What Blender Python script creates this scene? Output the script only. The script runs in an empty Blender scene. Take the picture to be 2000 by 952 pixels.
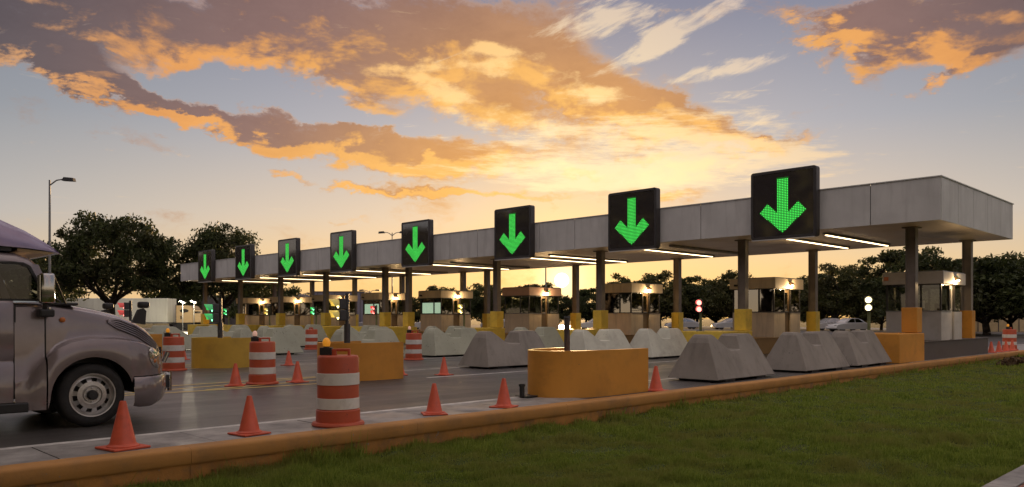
import bpy, bmesh, math, random
import numpy as np
from mathutils import Vector, Matrix

# ------------------------------------------------------------------ camera, sky, sun, exposure
F, HOR, CAMH = 1545.0, 622.0, 1.42          # focal length (px of a 2000 px wide frame), horizon row, eye height above the road
SC = bpy.context.scene
COL = SC.collection
cam_d = bpy.data.cameras.new('camera')
cam_d.sensor_width = 36.0
cam_d.lens = F / 2000.0 * 36.0
cam_d.shift_y = (HOR - 476.0) / 2000.0
cam_d.clip_start = 0.1
cam_d.clip_end = 6000
cam = bpy.data.objects.new('camera', cam_d)
COL.objects.link(cam)
cam.location = (0, 0, CAMH)
cam.rotation_euler = (math.radians(90), 0, math.radians(-45))
SC.camera = cam

SUN_AZ = 3.6       # degrees to the right of the direction (1,1)
SUN_EL = 2.75
R = math.radians
sun_dir = Vector((math.cos(R(45 - SUN_AZ)) * math.cos(R(SUN_EL)), math.sin(R(45 - SUN_AZ)) * math.cos(R(SUN_EL)), math.sin(R(SUN_EL))))
sun_d = bpy.data.lights.new('sun', 'SUN')
sun_d.energy = 4.5
sun_d.angle = R(0.53)
sun_d.color = (1.0, 0.62, 0.28)
sun = bpy.data.objects.new('sun', sun_d)
COL.objects.link(sun)
sun.location = sun_dir * 200
sun.rotation_euler = (-sun_dir).to_track_quat('-Z', 'Y').to_euler()

SC.view_settings.view_transform = 'Standard'
SC.view_settings.look = 'None'
SC.view_settings.exposure = 0.72
SC.view_settings.gamma = 1.0
SC.view_settings.use_curve_mapping = False
SC.render.engine = 'CYCLES'
SC.cycles.use_denoising = True
SC.cycles.adaptive_threshold = 0.015
SC.cycles.adaptive_min_samples = 12
SC.cycles.max_bounces = 6
SC.cycles.diffuse_bounces = 3
SC.cycles.glossy_bounces = 4
SC.cycles.transparent_max_bounces = 12
SC.cycles.caustics_reflective = False
SC.cycles.caustics_refractive = False
SC.cycles.sample_clamp_indirect = 4.0


class NT:
    """small node-tree helper"""
    def __init__(s, tree):
        s.t = tree
        s.n = tree.nodes
        s.l = tree.links

    def node(s, typ, **kw):
        n = s.n.new(typ)
        for k, v in kw.items():
            setattr(n, k, v)
        return n

    def put(s, sock, v):
        if v is None:
            return
        if hasattr(v, 'is_linked') or isinstance(v, bpy.types.NodeSocket):
            s.l.new(v, sock)
        else:
            if isinstance(v, (tuple, list)) and len(v) == 3 and sock.type == 'RGBA':
                v = (*v, 1.0)
            sock.default_value = v

    def m(s, op, a, b=None, c=None, clamp=False):
        n = s.node('ShaderNodeMath', operation=op, use_clamp=clamp)
        for i, v in enumerate((a, b, c)):
            s.put(n.inputs[i], v)
        return n.outputs[0]

    def v(s, op, a, b=None, scale=None):
        n = s.node('ShaderNodeVectorMath', operation=op)
        s.put(n.inputs[0], a)
        s.put(n.inputs[1], b)
        if scale is not None:
            s.put(n.inputs['Scale'], scale)
        return n.outputs['Value'] if op in ('LENGTH', 'DOT_PRODUCT', 'DISTANCE') else n.outputs[0]

    def mr(s, val, a, b, c=0.0, d=1.0, smooth=True):
        n = s.node('ShaderNodeMapRange', interpolation_type='SMOOTHSTEP' if smooth else 'LINEAR', clamp=True)
        for i, x in enumerate((val, a, b, c, d)):
            s.put(n.inputs[i], x)
        return n.outputs[0]

    def noise(s, vec, scale, detail=4.0, rough=0.55, dist=0.0):
        n = s.node('ShaderNodeTexNoise')
        n.noise_dimensions = '3D'
        s.put(n.inputs['Vector'], vec)
        n.inputs['Scale'].default_value = scale
        n.inputs['Detail'].default_value = detail
        n.inputs['Roughness'].default_value = rough
        n.inputs['Distortion'].default_value = dist
        return n.outputs[0]

    def mix(s, fac, a, b, mode='MIX'):
        n = s.node('ShaderNodeMix', data_type='RGBA', blend_type=mode)
        s.put(n.inputs[0], fac)
        s.put(n.inputs[6], a)
        s.put(n.inputs[7], b)
        return n.outputs[2]

    def comb(s, x, y, z):
        n = s.node('ShaderNodeCombineXYZ')
        for i, v in enumerate((x, y, z)):
            s.put(n.inputs[i], v)
        return n.outputs[0]

    def ramp(s, fac, stops):
        n = s.node('ShaderNodeValToRGB')
        e = n.color_ramp.elements
        while len(e) < len(stops):
            e.new(0.5)
        for i, (p, c) in enumerate(stops):
            e[i].position = p
            e[i].color = (*c, 1)
        s.put(n.inputs[0], fac)
        return n.outputs[0]


def azel(x, y):
    return (math.degrees(math.atan((x - 1000) / F)), math.degrees(math.atan((HOR - y) / math.hypot(F, x - 1000))))


def build_world():
    w = bpy.data.worlds.new('World')
    SC.world = w
    w.use_nodes = True
    w.node_tree.nodes.clear()
    T = NT(w.node_tree)
    out = T.node('ShaderNodeOutputWorld')
    bg = T.node('ShaderNodeBackground')
    bg.inputs[1].default_value = 0.1
    T.l.new(bg.outputs[0], out.inputs[0])
    sky = T.node('ShaderNodeTexSky', sky_type='NISHITA')
    sky.sun_disc = False
    sky.sun_elevation = R(SUN_EL)
    sky.sun_rotation = R(90 - (45 - SUN_AZ))
    sky.air_density = 1.2
    sky.dust_density = 2.0
    D = T.node('ShaderNodeTexCoord').outputs['Generated']
    D = T.v('NORMALIZE', D)
    s2 = math.sqrt(0.5)
    df = T.v('DOT_PRODUCT', D, (s2, s2, 0))
    dr = T.v('DOT_PRODUCT', D, (s2, -s2, 0))
    dz = T.v('DOT_PRODUCT', D, (0, 0, 1))
    az = T.m('MULTIPLY', T.m('ARCTAN2', dr, df), 57.2958)
    el = T.m('MULTIPLY', T.m('ARCSINE', dz), 57.2958)
    cs = T.v('DOT_PRODUCT', D, tuple(sun_dir))
    g = T.m('MULTIPLY', T.m('ARCCOSINE', T.m('MINIMUM', cs, 1.0)), 57.2958)     # degrees from the sun
    # clear sky: warm towards the sun and the horizon, slate blue above, then brightened out of view overhead to light the ground
    e60 = T.mr(el, 0, 60, smooth=False)
    far = T.ramp(e60, [(0.0, (.66, .47, .27)), (0.05, (.60, .48, .34)), (0.11, (.44, .425, .415)), (0.22, (.26, .28, .312)), (0.36, (.18, .20, .27)), (0.55, (.37, .36, .40)), (1.0, (.52, .48, .46))])
    near = T.ramp(e60, [(0.0, (.98, .56, .17)), (0.05, (.92, .62, .28)), (0.12, (.70, .57, .44)), (0.22, (.43, .425, .465)), (0.36, (.22, .23, .315)), (0.55, (.37, .36, .40)), (1.0, (.52, .48, .46))])
    clear = T.mix(T.mr(g, 12, 46), near, far)
    # bright air round the sun
    gl = T.m('POWER', 2.71828, T.m('MULTIPLY', T.m('POWER', T.m('DIVIDE', g, 8.0), 1.6), -1.0))
    clear = T.mix(T.m('MULTIPLY', gl, 0.9), clear, (1.12, .74, .30))
    gl2 = T.m('POWER', 2.71828, T.m('MULTIPLY', T.m('POWER', T.m('DIVIDE', g, 1.7), 1.3), -1.0))
    clear = T.mix(gl2, clear, (1.9, 1.45, .75))

    # clouds: a coverage field of soft ellipses in azimuth / elevation, eaten by noise. The field is written as a short
    # sum of products f(azimuth) * g(elevation), each f and g a curve, which is quick to evaluate.
    gaz, gel = np.linspace(-37, 37, 64), np.linspace(0, 25, 64)

    def separable(blobs, rank):
        A, E = np.meshgrid(gaz, gel, indexing='ij')
        C = np.zeros_like(A)
        for (x, y, rx, ry, rot, wt) in blobs:
            a, e = azel(x, y)
            k = 1 / F * 57.2958 * math.cos(R(a)) ** 1.5
            c, s_ = math.cos(R(-rot)), math.sin(R(-rot))
            u = ((A - a) * c + (E - e) * s_) / (rx * k)
            v = (-(A - a) * s_ + (E - e) * c) / (ry * k)
            t = np.clip((u * u + v * v - .05) / 1.7, 0, 1)
            C += wt * (1 - t * t * (3 - 2 * t))
        U, S, V = np.linalg.svd(C)
        su = np.sqrt(S[:rank])
        return [U[:, i] * su[i] for i in range(rank)], [V[i] * su[i] for i in range(rank)]

    def curve3(fs, val):
        n = T.node('ShaderNodeVectorCurve')
        mp = n.mapping
        mp.use_clip = False
        mp.extend = 'HORIZONTAL'
        xs = np.linspace(-1, 1, len(fs[0]))
        for ci in range(3):
            cu = mp.curves[ci]
            f = fs[ci] / 4.0
            cu.points[0].location = (-1, float(f[0]))
            cu.points[1].location = (1, float(f[-1]))
            for i in range(1, len(xs) - 1):
                cu.points.new(float(xs[i]), float(f[i]))
            for p in cu.points:
                p.handle_type = 'AUTO_CLAMPED'
        mp.update()
        n.inputs['Fac'].default_value = 1.0
        T.put(n.inputs['Vector'], val)
        return n.outputs[0]

    def field(sep, ax, ex, rank):
        xa = T.m('DIVIDE', ax, 37.0)
        xe = T.m('MULTIPLY_ADD', ex, 1 / 12.5, -1.0)
        va_, ve_ = T.comb(xa, xa, xa), T.comb(xe, xe, xe)
        tot = 0.0
        for i in range(0, rank, 3):
            tot = T.m('MULTIPLY_ADD', T.v('DOT_PRODUCT', curve3(sep[0][i:i + 3], va_), curve3(sep[1][i:i + 3], ve_)), 16.0, tot)
        return tot

    decks = [
        # x, y, rx, ry, tilt (deg, + = falls to the right), weight
        (120, 45, 330, 85, 4, .80), (430, 50, 300, 70, -4, .85), (700, 95, 260, 85, 8, .80), (160, 140, 230, 36, 22, .85),
        (880, 60, 220, 80, 0, .70), (60, 120, 150, 42, 10, .5),
        (330, 215, 270, 24, 13, .85), (600, 268, 300, 40, 11, .95), (860, 298, 240, 36, 2, .95),
        (1080, 190, 260, 95, 14, .62), (1230, 205, 230, 48, 22, .80), (1420, 255, 150, 26, 28, .80),
        (1000, 100, 190, 80, 0, .5), (800, 185, 220, 45, 8, .45),
        (1760, 45, 235, 58, 6, 1.1), (1640, 75, 110, 44, -12, .70), (1930, 55, 160, 70, -10, .9), (1735, 130, 60, 26, 0, .65),
        (420, 180, 190, 42, -8, -.85), (620, 205, 140, 30, 14, -.45), (1500, 120, 150, 70, 10, -.6), (180, 330, 420, 60, 6, -.6), (1750, 300, 260, 60, 0, -.5),
        (880, 377, 270, 12, 2, .85),
    ]
    small = [
        (190, 185, 150, 15, 14, .5), (1540, 277, 90, 12, -6, .75), (1890, 135, 85, 20, -16, .78), (1800, 178, 42, 14, -20, .72), (1606, 133, 26, 16, -10, .68),
        (700, 368, 90, 10, -6, .4), (1140, 352, 46, 9, 2, .8), (572, 340, 45, 9, 3, .7), (690, 422, 42, 6, -3, .7), (1290, 312, 70, 9, 3, .65), (575, 178, 60, 26, 6, .62), (1330, 385, 90, 8, 0, .6),
    ]
    nv0 = T.comb(T.m('DIVIDE', az, 7.5), T.m('DIVIDE', el, 4.2), 0.31)
    w1 = T.m('SUBTRACT', T.noise(nv0, 1.1, 1), .5)
    low = T.noise(nv0, .35, 1)
    wf = T.m('SUBTRACT', T.noise(T.comb(T.m('DIVIDE', az, 3.2), T.m('DIVIDE', el, 1.9), 7.7), 1.0, 5, .6), .5)   # frays the edges
    inner = T.m('MULTIPLY', T.mr(T.m('ABSOLUTE', az), 36, 46, 1, 0), T.mr(el, 23, 30, 1, 0))
    rest = T.m('MULTIPLY', T.mr(low, .34, .6, 0, .95), T.mr(el, 3, 12))
    sep = separable(decks + small, 18)

    def dens(azv, elv, rank, detail):
        n1 = T.noise(T.comb(T.m('MULTIPLY_ADD', azv, 1 / 7.0, T.m('MULTIPLY', w1, .7)), T.m('MULTIPLY_ADD', elv, 1 / 3.6, T.m('MULTIPLY', w1, -.5)), 0.31), 1.2, detail, 0.67)
        ns = T.m('SUBTRACT', n1, .5)
        cov = field(sep, T.m('MULTIPLY_ADD', ns, 6.5, azv), T.m('MULTIPLY_ADD', wf, 4.0, elv), rank)
        cov = T.m('MULTIPLY_ADD', T.m('SUBTRACT', cov, rest), inner, rest)
        return T.m('MULTIPLY_ADD', ns, 2.7, cov), n1

    d0, n1 = dens(az, el, 18, 7)
    va = T.m('SUBTRACT', SUN_AZ, az)          # the way to the sun
    ve = T.m('SUBTRACT', SUN_EL - 9.0, el)
    ln = T.m('SQRT', T.m('ADD', T.m('MULTIPLY', va, va), T.m('MULTIPLY', ve, ve)))
    st = T.m('DIVIDE', 0.9, T.m('MAXIMUM', ln, 0.9))
    d1, _ = dens(T.m('MULTIPLY_ADD', va, st, az), T.m('MULTIPLY_ADD', ve, st, el), 15, 4)
    alpha = T.mr(d0, 0.12, 1.02)
    lit = T.mr(T.m('SUBTRACT', d0, d1), 0.0, 0.75)
    thin = T.mr(d0, 0.40, 0.85, 1.0, 0.0)
    lit = T.m('MAXIMUM', lit, T.m('MULTIPLY', thin, 0.55))
    shade = T.mix(T.mr(g, 8, 26), (.74, .35, .10), (.265, .150, .130))
    shade = T.mix(T.mr(g, 22, 42), shade, (.095, .076, .088))
    shade = T.mix(T.mr(g, 48, 85), shade, (.46, .36, .34))        # clouds behind the view brightened, as if front lit, to lift the foreground
    gold = T.mix(T.mr(g, 6, 32), (1.02, .55, .13), (.82, .35, .09))
    gold = T.mix(T.mr(g, 28, 44), gold, (.55, .31, .17))
    gold = T.mix(T.mr(g, 48, 85), gold, (.92, .64, .46))
    ccol = T.mix(lit, shade, gold)
    ccol = T.mix(T.mr(n1, .35, .75, 0, .5), ccol, T.mix(1.0, ccol, (.68, .64, .68), 'MULTIPLY'))
    skyc = T.mix(T.m('MULTIPLY', alpha, 0.95), clear, ccol)

    # bright puffs in front of the warm sheet and thin cirrus streaks
    puffs = [(760, 145, 70, 20, -4, .6), (862, 125, 55, 16, -4, .62), (940, 96, 60, 15, -8, .62), (862, 175, 70, 20, 4, .62), (965, 135, 60, 16, 4, .6), (1060, 120, 90, 22, 10, .45), (1120, 165, 80, 22, 10, .45), (1180, 190, 60, 18, 10, .45), (930, 215, 120, 25, 0, .35), (1240, 330, 260, 34, 2, .5), (1090, 255, 200, 24, 4, .45)]
    pn = T.noise(T.comb(T.m('DIVIDE', az, 3.4), T.m('DIVIDE', el, 1.7), 4.7), 1.2, 5, .62)
    pd = T.m('ADD', field(separable(puffs, 6), az, el, 6), T.m('MULTIPLY', T.m('SUBTRACT', pn, .5), 2.0))
    skyc = T.mix(T.mr(pd, .30, .85, 0, .85), skyc, T.mix(T.mr(g, 4, 24), (1.15, .88, .44), (1.0, .55, .18)))
    cir = [(1200, 50, 130, 26, -14, .62), (1330, 60, 170, 24, -24, .85), (1280, 85, 50, 28, -50, .5), (1420, 135, 120, 17, -8, .85), (1140, 30, 120, 26, -14, .5), (1430, 190, 60, 8, -6, .55), (1480, 235, 60, 30, 10, .5), (1500, 165, 40, 5, -20, .45), (1660, 290, 40, 6, -8, .5), (1350, 340, 160, 14, -6, .45), (1500, 300, 70, 8, -8, .45)]
    ca = T.m('ADD', T.m('MULTIPLY', az, .94), T.m('MULTIPLY', el, .34))
    ce = T.m('SUBTRACT', T.m('MULTIPLY', el, .94), T.m('MULTIPLY', az, .34))
    cn = T.noise(T.comb(T.m('DIVIDE', ca, 4.5), T.m('DIVIDE', ce, 1.2), 8.1), 1.5, 5, .66, .4)
    cd = T.m('ADD', field(separable(cir, 9), az, el, 9), T.m('MULTIPLY', T.m('SUBTRACT', cn, .5), 2.2))
    skyc = T.mix(T.mr(cd, .30, 1.0, 0, .75), skyc, T.mix(T.mr(g, 8, 26), (1.05, .82, .48), (.70, .54, .44)))
    # fine level wisps fanning out above the sun
    wis = [(1180, 300, 330, 62, 3, .62), (1380, 345, 300, 46, -3, .6), (1010, 345, 260, 34, 0, .5), (1490, 250, 150, 50, 20, .55), (1250, 240, 200, 50, 14, .4)]
    wn = T.noise(T.comb(T.m('MULTIPLY_ADD', el, .25, T.m('DIVIDE', az, 4.5)), T.m('DIVIDE', el, .75), 3.3), 1.3, 5, .64)
    wd = T.m('ADD', field(separable(wis, 6), az, el, 6), T.m('MULTIPLY', T.m('SUBTRACT', wn, .5), 2.4))
    skyc = T.mix(T.mr(wd, .34, 1.10, 0, .65), skyc, T.mix(T.mr(g, 6, 24), (1.18, .92, .52), (.95, .66, .36)))
    # the sun itself, low above the trees
    skyc = T.mix(T.mr(g, 0.30, 0.55, 1, 0), skyc, (40, 29, 14))
    # below the horizon: plain dark earth tone
    skyc = T.mix(T.mr(el, -1.5, -0.2), (.10, .08, .06), skyc)
    tot = T.v('ADD', T.v('SCALE', skyc, scale=T.mr(el, 20, 40, 6.3, 9.7)), T.v('SCALE', sky.outputs[0], scale=0.05))  # overhead sky scaled up against the low sky to brighten the foreground
    T.l.new(tot, bg.inputs[0])
    w.cycles.sampling_method = 'MANUAL'
    w.cycles.sample_map_resolution = 512


build_world()

# ------------------------------------------------------------------ helpers: meshes, objects, materials
S2 = math.sqrt(0.5)


def at(x, y, z=0.0):
    """world point at height z under pixel (x, y) of the 2000 x 952 photograph (used once, to measure positions)"""
    Z = F * (CAMH - z) / (y - HOR)
    u = (x - 1000) / F * Z
    return (Z + u) * S2, (Z - u) * S2


def atz(x, Z):
    u = (x - 1000) / F * Z
    return (Z + u) * S2, (Z - u) * S2


def hz(y, Z):
    return CAMH + (HOR - y) * Z / F


class MB:
    """collects faces; build() links them as one mesh object"""
    def __init__(s):
        s.v, s.f = [], []

    def add(s, verts, faces, M=None):
        o = len(s.v)
        if M is not None:
            verts = [tuple(M @ Vector(p)) for p in verts]
        s.v += [tuple(p) for p in verts]
        s.f += [tuple(i + o for i in f) for f in faces]
        return s

    def box(s, x0, x1, y0, y1, z0, z1, M=None, bev=0.0):
        if bev <= 0:
            v = [(x, y, z) for z in (z0, z1) for y in (y0, y1) for x in (x0, x1)]
            f = [(0, 2, 3, 1), (4, 5, 7, 6), (0, 1, 5, 4), (2, 6, 7, 3), (0, 4, 6, 2), (1, 3, 7, 5)]
            return s.add(v, f, M)
        bm = bmesh.new()
        bmesh.ops.create_cube(bm, size=1.0)
        for p in bm.verts:
            p.co = Vector(((x0 + x1) / 2 + p.co.x * (x1 - x0), (y0 + y1) / 2 + p.co.y * (y1 - y0), (z0 + z1) / 2 + p.co.z * (z1 - z0)))
        bmesh.ops.bevel(bm, geom=bm.edges[:], offset=bev, segments=2, affect='EDGES', profile=0.5)
        bm.verts.index_update()
        s.add([tuple(p.co) for p in bm.verts], [tuple(q.index for q in f.verts) for f in bm.faces], M)
        bm.free()
        return s

    def prism(s, poly, lo, hi, axis='y', M=None):
        """polygon in the plane across the axis, extruded lo..hi"""
        n = len(poly)

        def pt(p, t):
            return {'x': (t, p[0], p[1]), 'y': (p[0], t, p[1]), 'z': (p[0], p[1], t)}[axis]
        v = [pt(p, lo) for p in poly] + [pt(p, hi) for p in poly]
        f = [tuple(range(n))[::-1], tuple(range(n, 2 * n))] + [(i, (i + 1) % n, n + (i + 1) % n, n + i) for i in range(n)]
        return s.add(v, f, M)

    def tube(s, p0, p1, r0, r1=None, n=10, cap=True, M=None):
        r1 = r0 if r1 is None else r1
        p0, p1 = Vector(p0), Vector(p1)
        d = (p1 - p0).normalized()
        a = d.orthogonal().normalized()
        b = d.cross(a)
        v = []
        for p, r in ((p0, r0), (p1, r1)):
            for i in range(n):
                t = 2 * math.pi * i / n
                v.append(tuple(p + (a * math.cos(t) + b * math.sin(t)) * r))
        f = [(i, (i + 1) % n, n + (i + 1) % n, n + i) for i in range(n)]
        if cap:
            f += [tuple(range(n))[::-1], tuple(range(n, 2 * n))]
        return s.add(v, f, M)

    def path(s, pts, rs, n=8, M=None):
        for i in range(len(pts) - 1):
            s.tube(pts[i], pts[i + 1], rs[i], rs[i + 1], n, True, M)
        return s

    def lathe(s, prof, n=24, M=None, a0=0.0, a1=2 * math.pi):
        """profile (r, z) turned round z"""
        full = abs(a1 - a0 - 2 * math.pi) < 1e-6
        m = n if full else n + 1
        v, f = [], []
        for (r, z) in prof:
            for i in range(m):
                t = a0 + (a1 - a0) * i / n
                v.append((r * math.cos(t), r * math.sin(t), z))
        for j in range(len(prof) - 1):
            for i in range(n):
                k = (i + 1) % m
                f.append((j * m + i, j * m + k, (j + 1) * m + k, (j + 1) * m + i))
        return s.add(v, f, M)

    def sheet(s, x0, x1, y0, y1, z, nx=1, ny=1):
        v = [(x0 + (x1 - x0) * i / nx, y0 + (y1 - y0) * j / ny, z) for j in range(ny + 1) for i in range(nx + 1)]
        f = [(j * (nx + 1) + i, j * (nx + 1) + i + 1, (j + 1) * (nx + 1) + i + 1, (j + 1) * (nx + 1) + i) for j in range(ny) for i in range(nx)]
        return s.add(v, f)

    def mesh(s, name, mat=None, smooth=None):
        me = bpy.data.meshes.new(name)
        me.from_pydata(s.v, [], s.f)
        me.update()
        if smooth:
            me.polygons.foreach_set('use_smooth', [True] * len(me.polygons))
            me.set_sharp_from_angle(angle=R(smooth))
        if mat:
            me.materials.append(mat)
        return me

    def build(s, name, mat, parent=None, loc=None, rz=0.0, smooth=None, fix=True):
        me = s.mesh(name, mat, smooth)
        if fix:
            bm = bmesh.new()
            bm.from_mesh(me)
            bmesh.ops.recalc_face_normals(bm, faces=bm.faces[:])
            bm.to_mesh(me)
            bm.free()
        return link(name, me, parent, loc, rz)


def link(name, me, parent=None, loc=None, rz=0.0):
    o = bpy.data.objects.new(name, me)
    COL.objects.link(o)
    o.parent = parent
    if loc is not None:
        o.location = loc
    o.rotation_euler[2] = rz
    return o


def tag(o, label, cat, group=None):
    o['label'] = label
    o['category'] = cat
    if group:
        o['group'] = group
    return o


def thing(name, label, cat, loc=(0, 0, 0), rz=0.0, group=None):
    o = bpy.data.objects.new(name, None)
    o.empty_display_size = 0.3
    COL.objects.link(o)
    o.location = loc
    o.rotation_euler[2] = rz
    return tag(o, label, cat, group)


def dup(root, loc, rz, label, group=None):
    def cp(o, par):
        c = o.copy()
        COL.objects.link(c)
        c.parent = par
        for ch in list(kids.get(o.name, [])):
            cp(ch, c)
        return c
    kids = {}
    for o in COL.objects:
        if o.parent:
            kids.setdefault(o.parent.name, []).append(o)
    c = cp(root, None)
    c.location = loc
    c.rotation_euler[2] = rz
    c['label'] = label
    if group:
        c['group'] = group
    return c


def structure(o):
    o['kind'] = 'structure'
    return o


MATS = {}


def pm(name, col, rough=0.6, metal=0.0, var=0.18, scale=3.0, bump=0.0, bscale=40.0, dirt=None, dirt_amt=0.0, dirt_scale=1.3, spec=0.5, coat=0.0, emit=None, estr=0.0, streak=False, rvar=0.0, pits=None):
    """procedural principled material: base colour broken by noise, optional stains, fine relief"""
    if name in MATS:
        return MATS[name]
    m = bpy.data.materials.new(name)
    m.use_nodes = True
    T = NT(m.node_tree)
    bs = m.node_tree.nodes['Principled BSDF']
    pos = T.node('ShaderNodeNewGeometry').outputs['Position']
    c = (*col, 1)
    if var > 0:
        n = T.noise(pos, scale, 5, 0.6)
        lo, hi = tuple(x * (1 - var) for x in col), tuple(min(1, x * (1 + var)) for x in col)
        c = T.mix(T.mr(n, .3, .7), lo, hi)
    if dirt:
        dv = pos
        if streak:
            dv = T.v('MULTIPLY', pos, (3.0, 3.0, 0.35))
        n2 = T.noise(dv, dirt_scale, 7, 0.65)
        c = T.mix(T.mr(n2, .45, .75, 0, dirt_amt), c, dirt)
    if pits:
        pc, ps, pt = pits
        n3 = T.m('ADD', T.noise(pos, ps, 3, .7), T.m('MULTIPLY', T.m('SUBTRACT', T.noise(pos, ps * .12, 3), .5), .35))
        c = T.mix(T.mr(n3, pt, pt + .05), c, pc)
    T.put(bs.inputs['Base Color'], c)
    rr = rough
    if rvar > 0:
        rr = T.mr(T.noise(pos, scale * .6, 4), .3, .7, max(.02, rough - rvar), min(1, rough + rvar))
    T.put(bs.inputs['Roughness'], rr)
    bs.inputs['Metallic'].default_value = metal
    bs.inputs['Specular IOR Level'].default_value = spec
    bs.inputs['Coat Weight'].default_value = coat
    bs.inputs['Coat Roughness'].default_value = 0.08
    if emit:
        bs.inputs['Emission Color'].default_value = (*emit, 1)
        bs.inputs['Emission Strength'].default_value = estr
    if bump > 0:
        b = T.node('ShaderNodeBump')
        b.inputs['Strength'].default_value = bump
        b.inputs['Distance'].default_value = 0.02
        T.put(b.inputs['Height'], T.noise(pos, bscale, 5, .6))
        T.l.new(b.outputs[0], bs.inputs['Normal'])
    MATS[name] = m
    return m


def glass(name, tint, refl, rough=0.02, blend=0.25):
    """tinted reflective pane: part mirror, part clear"""
    m = bpy.data.materials.new(name)
    m.use_nodes = True
    T = NT(m.node_tree)
    m.node_tree.nodes.clear()
    o = T.node('ShaderNodeOutputMaterial')
    tr = T.node('ShaderNodeBsdfTransparent')
    tr.inputs[0].default_value = (*tint, 1)
    gl = T.node('ShaderNodeBsdfGlossy')
    gl.inputs['Color'].default_value = (.9, .9, .92, 1)
    gl.inputs['Roughness'].default_value = rough
    fr = T.node('ShaderNodeLayerWeight')
    fr.inputs[0].default_value = blend
    mx = T.node('ShaderNodeMixShader')
    front = T.m('SUBTRACT', 1.0, T.node('ShaderNodeNewGeometry').outputs['Backfacing'])       # the pane mirrors on its outer face only
    T.put(mx.inputs[0], T.m('MULTIPLY', front, T.mr(fr.outputs['Fresnel'], 0, 1, refl, 1.0, smooth=False)))
    T.l.new(tr.outputs[0], mx.inputs[1])
    T.l.new(gl.outputs[0], mx.inputs[2])
    T.l.new(mx.outputs[0], o.inputs[0])
    return m


def glow(name, col, strength):
    return pm(name, tuple(min(1, c * .8) for c in col), 0.4, var=0, emit=col, estr=strength)


M_CONC = pm('cast_concrete', (.265, .24, .212), .85, pits=((.10, .09, .08), 22, .68), var=.10, scale=1.1, bump=.18, bscale=30, dirt=(.13, .115, .10), dirt_amt=.5, dirt_scale=1.2, streak=True)
M_CONC_LIT = pm('lit_concrete', (.60, .60, .51), .85, pits=((.06, .06, .05), 17, .69), var=.10, scale=1.3, bump=.18, bscale=30, dirt=(.34, .32, .27), dirt_amt=.5, dirt_scale=2.2)  # base colour lightened for the lamplight on these blocks
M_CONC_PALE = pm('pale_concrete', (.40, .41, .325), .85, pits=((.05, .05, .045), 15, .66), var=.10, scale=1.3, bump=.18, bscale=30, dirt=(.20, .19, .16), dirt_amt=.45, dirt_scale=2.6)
M_SLAB = pm('slab_concrete', (.30, .285, .27), .5, var=.28, scale=2.2, bump=.25, bscale=35, dirt=(.08, .075, .07), dirt_amt=.7, dirt_scale=1.6, rvar=.22)
M_FASCIA = pm('fascia_metal', (.63, .62, .60), .5, metal=.0, var=.08, scale=.9, dirt=(.40, .39, .37), dirt_amt=.5, dirt_scale=1.0, streak=True, rvar=.08)
M_SOFFIT = pm('soffit_metal', (.66, .57, .48), .42, metal=.35, var=.06, scale=1.2, rvar=.08)
M_POST = pm('post_paint', (.20, .17, .15), .45, var=.10, scale=3, dirt=(.10, .09, .08), dirt_amt=.5)
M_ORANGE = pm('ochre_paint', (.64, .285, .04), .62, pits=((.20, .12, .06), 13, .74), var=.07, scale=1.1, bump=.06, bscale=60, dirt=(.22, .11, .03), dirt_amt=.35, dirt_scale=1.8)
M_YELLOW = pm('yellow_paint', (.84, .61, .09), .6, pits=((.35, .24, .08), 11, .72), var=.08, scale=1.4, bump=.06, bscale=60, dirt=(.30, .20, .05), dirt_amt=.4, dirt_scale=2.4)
M_KERB = pm('kerb_paint', (.45, .215, .055), .72, pits=((.27, .22, .16), 19, .70), var=.10, scale=1.5, bump=.12, bscale=45, dirt=(.20, .125, .065), dirt_amt=.5, dirt_scale=2.0)
M_KERB_LOW = pm('kerb_paint_worn', (.42, .19, .042), .75, pits=((.25, .20, .15), 16, .66), var=.2, scale=3.0, bump=.25, bscale=45, dirt=(.16, .11, .06), dirt_amt=.8, dirt_scale=4.0)
M_BOOTH = pm('booth_panel', (.72, .60, .45), .55, var=.07, scale=1.6, dirt=(.26, .22, .17), dirt_amt=.4, dirt_scale=1.6, streak=True)
M_BOOTH_PINK = pm('booth_panel_pink', (.66, .42, .33), .55, var=.07, scale=1.6)
M_BOOTH_GREY = pm('booth_panel_grey', (.50, .475, .45), .55, var=.08, scale=1.6, dirt=(.24, .22, .20), dirt_amt=.4)
M_FRAME = pm('window_frame', (.035, .032, .03), .45, var=.1)
M_BRASS = pm('door_bronze', (.30, .21, .12), .35, metal=.6, var=.1)
M_GLASS_REF = glass('reflective_glass', (.22, .20, .20), .38)
M_GLASS_CLEAR = glass('clear_glass', (.80, .83, .80), .08)
M_GLASS_TRUCK = glass('truck_glass', (.62, .65, .64), .05, blend=.15)
M_BLACK = pm('black_plastic', (.018, .018, .019), .45, var=.15)
M_RUBBER = pm('rubber', (.022, .021, .021), .82, var=.25, scale=9, bump=.2, bscale=50, dirt=(.07, .06, .05), dirt_amt=.35, dirt_scale=5)
M_CONE = pm('cone_orange', (.62, .100, .045), .5, pits=((.20, .055, .04), 21, .70), var=.10, scale=6, dirt=(.30, .07, .04), dirt_amt=.45, dirt_scale=7)
M_DRUM = pm('drum_orange', (.50, .088, .036), .5, pits=((.16, .05, .035), 17, .70), var=.10, scale=5, dirt=(.26, .07, .04), dirt_amt=.5, dirt_scale=5)
M_BAND = pm('reflective_white', (.74, .72, .68), .45, pits=((.35, .31, .28), 19, .69), var=.05, scale=5, dirt=(.42, .38, .34), dirt_amt=.5, dirt_scale=6)
M_WHITE_LINE = pm('white_marking', (.62, .60, .57), .6, var=.18, scale=5, dirt=(.16, .15, .14), dirt_amt=.85, dirt_scale=3.5)
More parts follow.
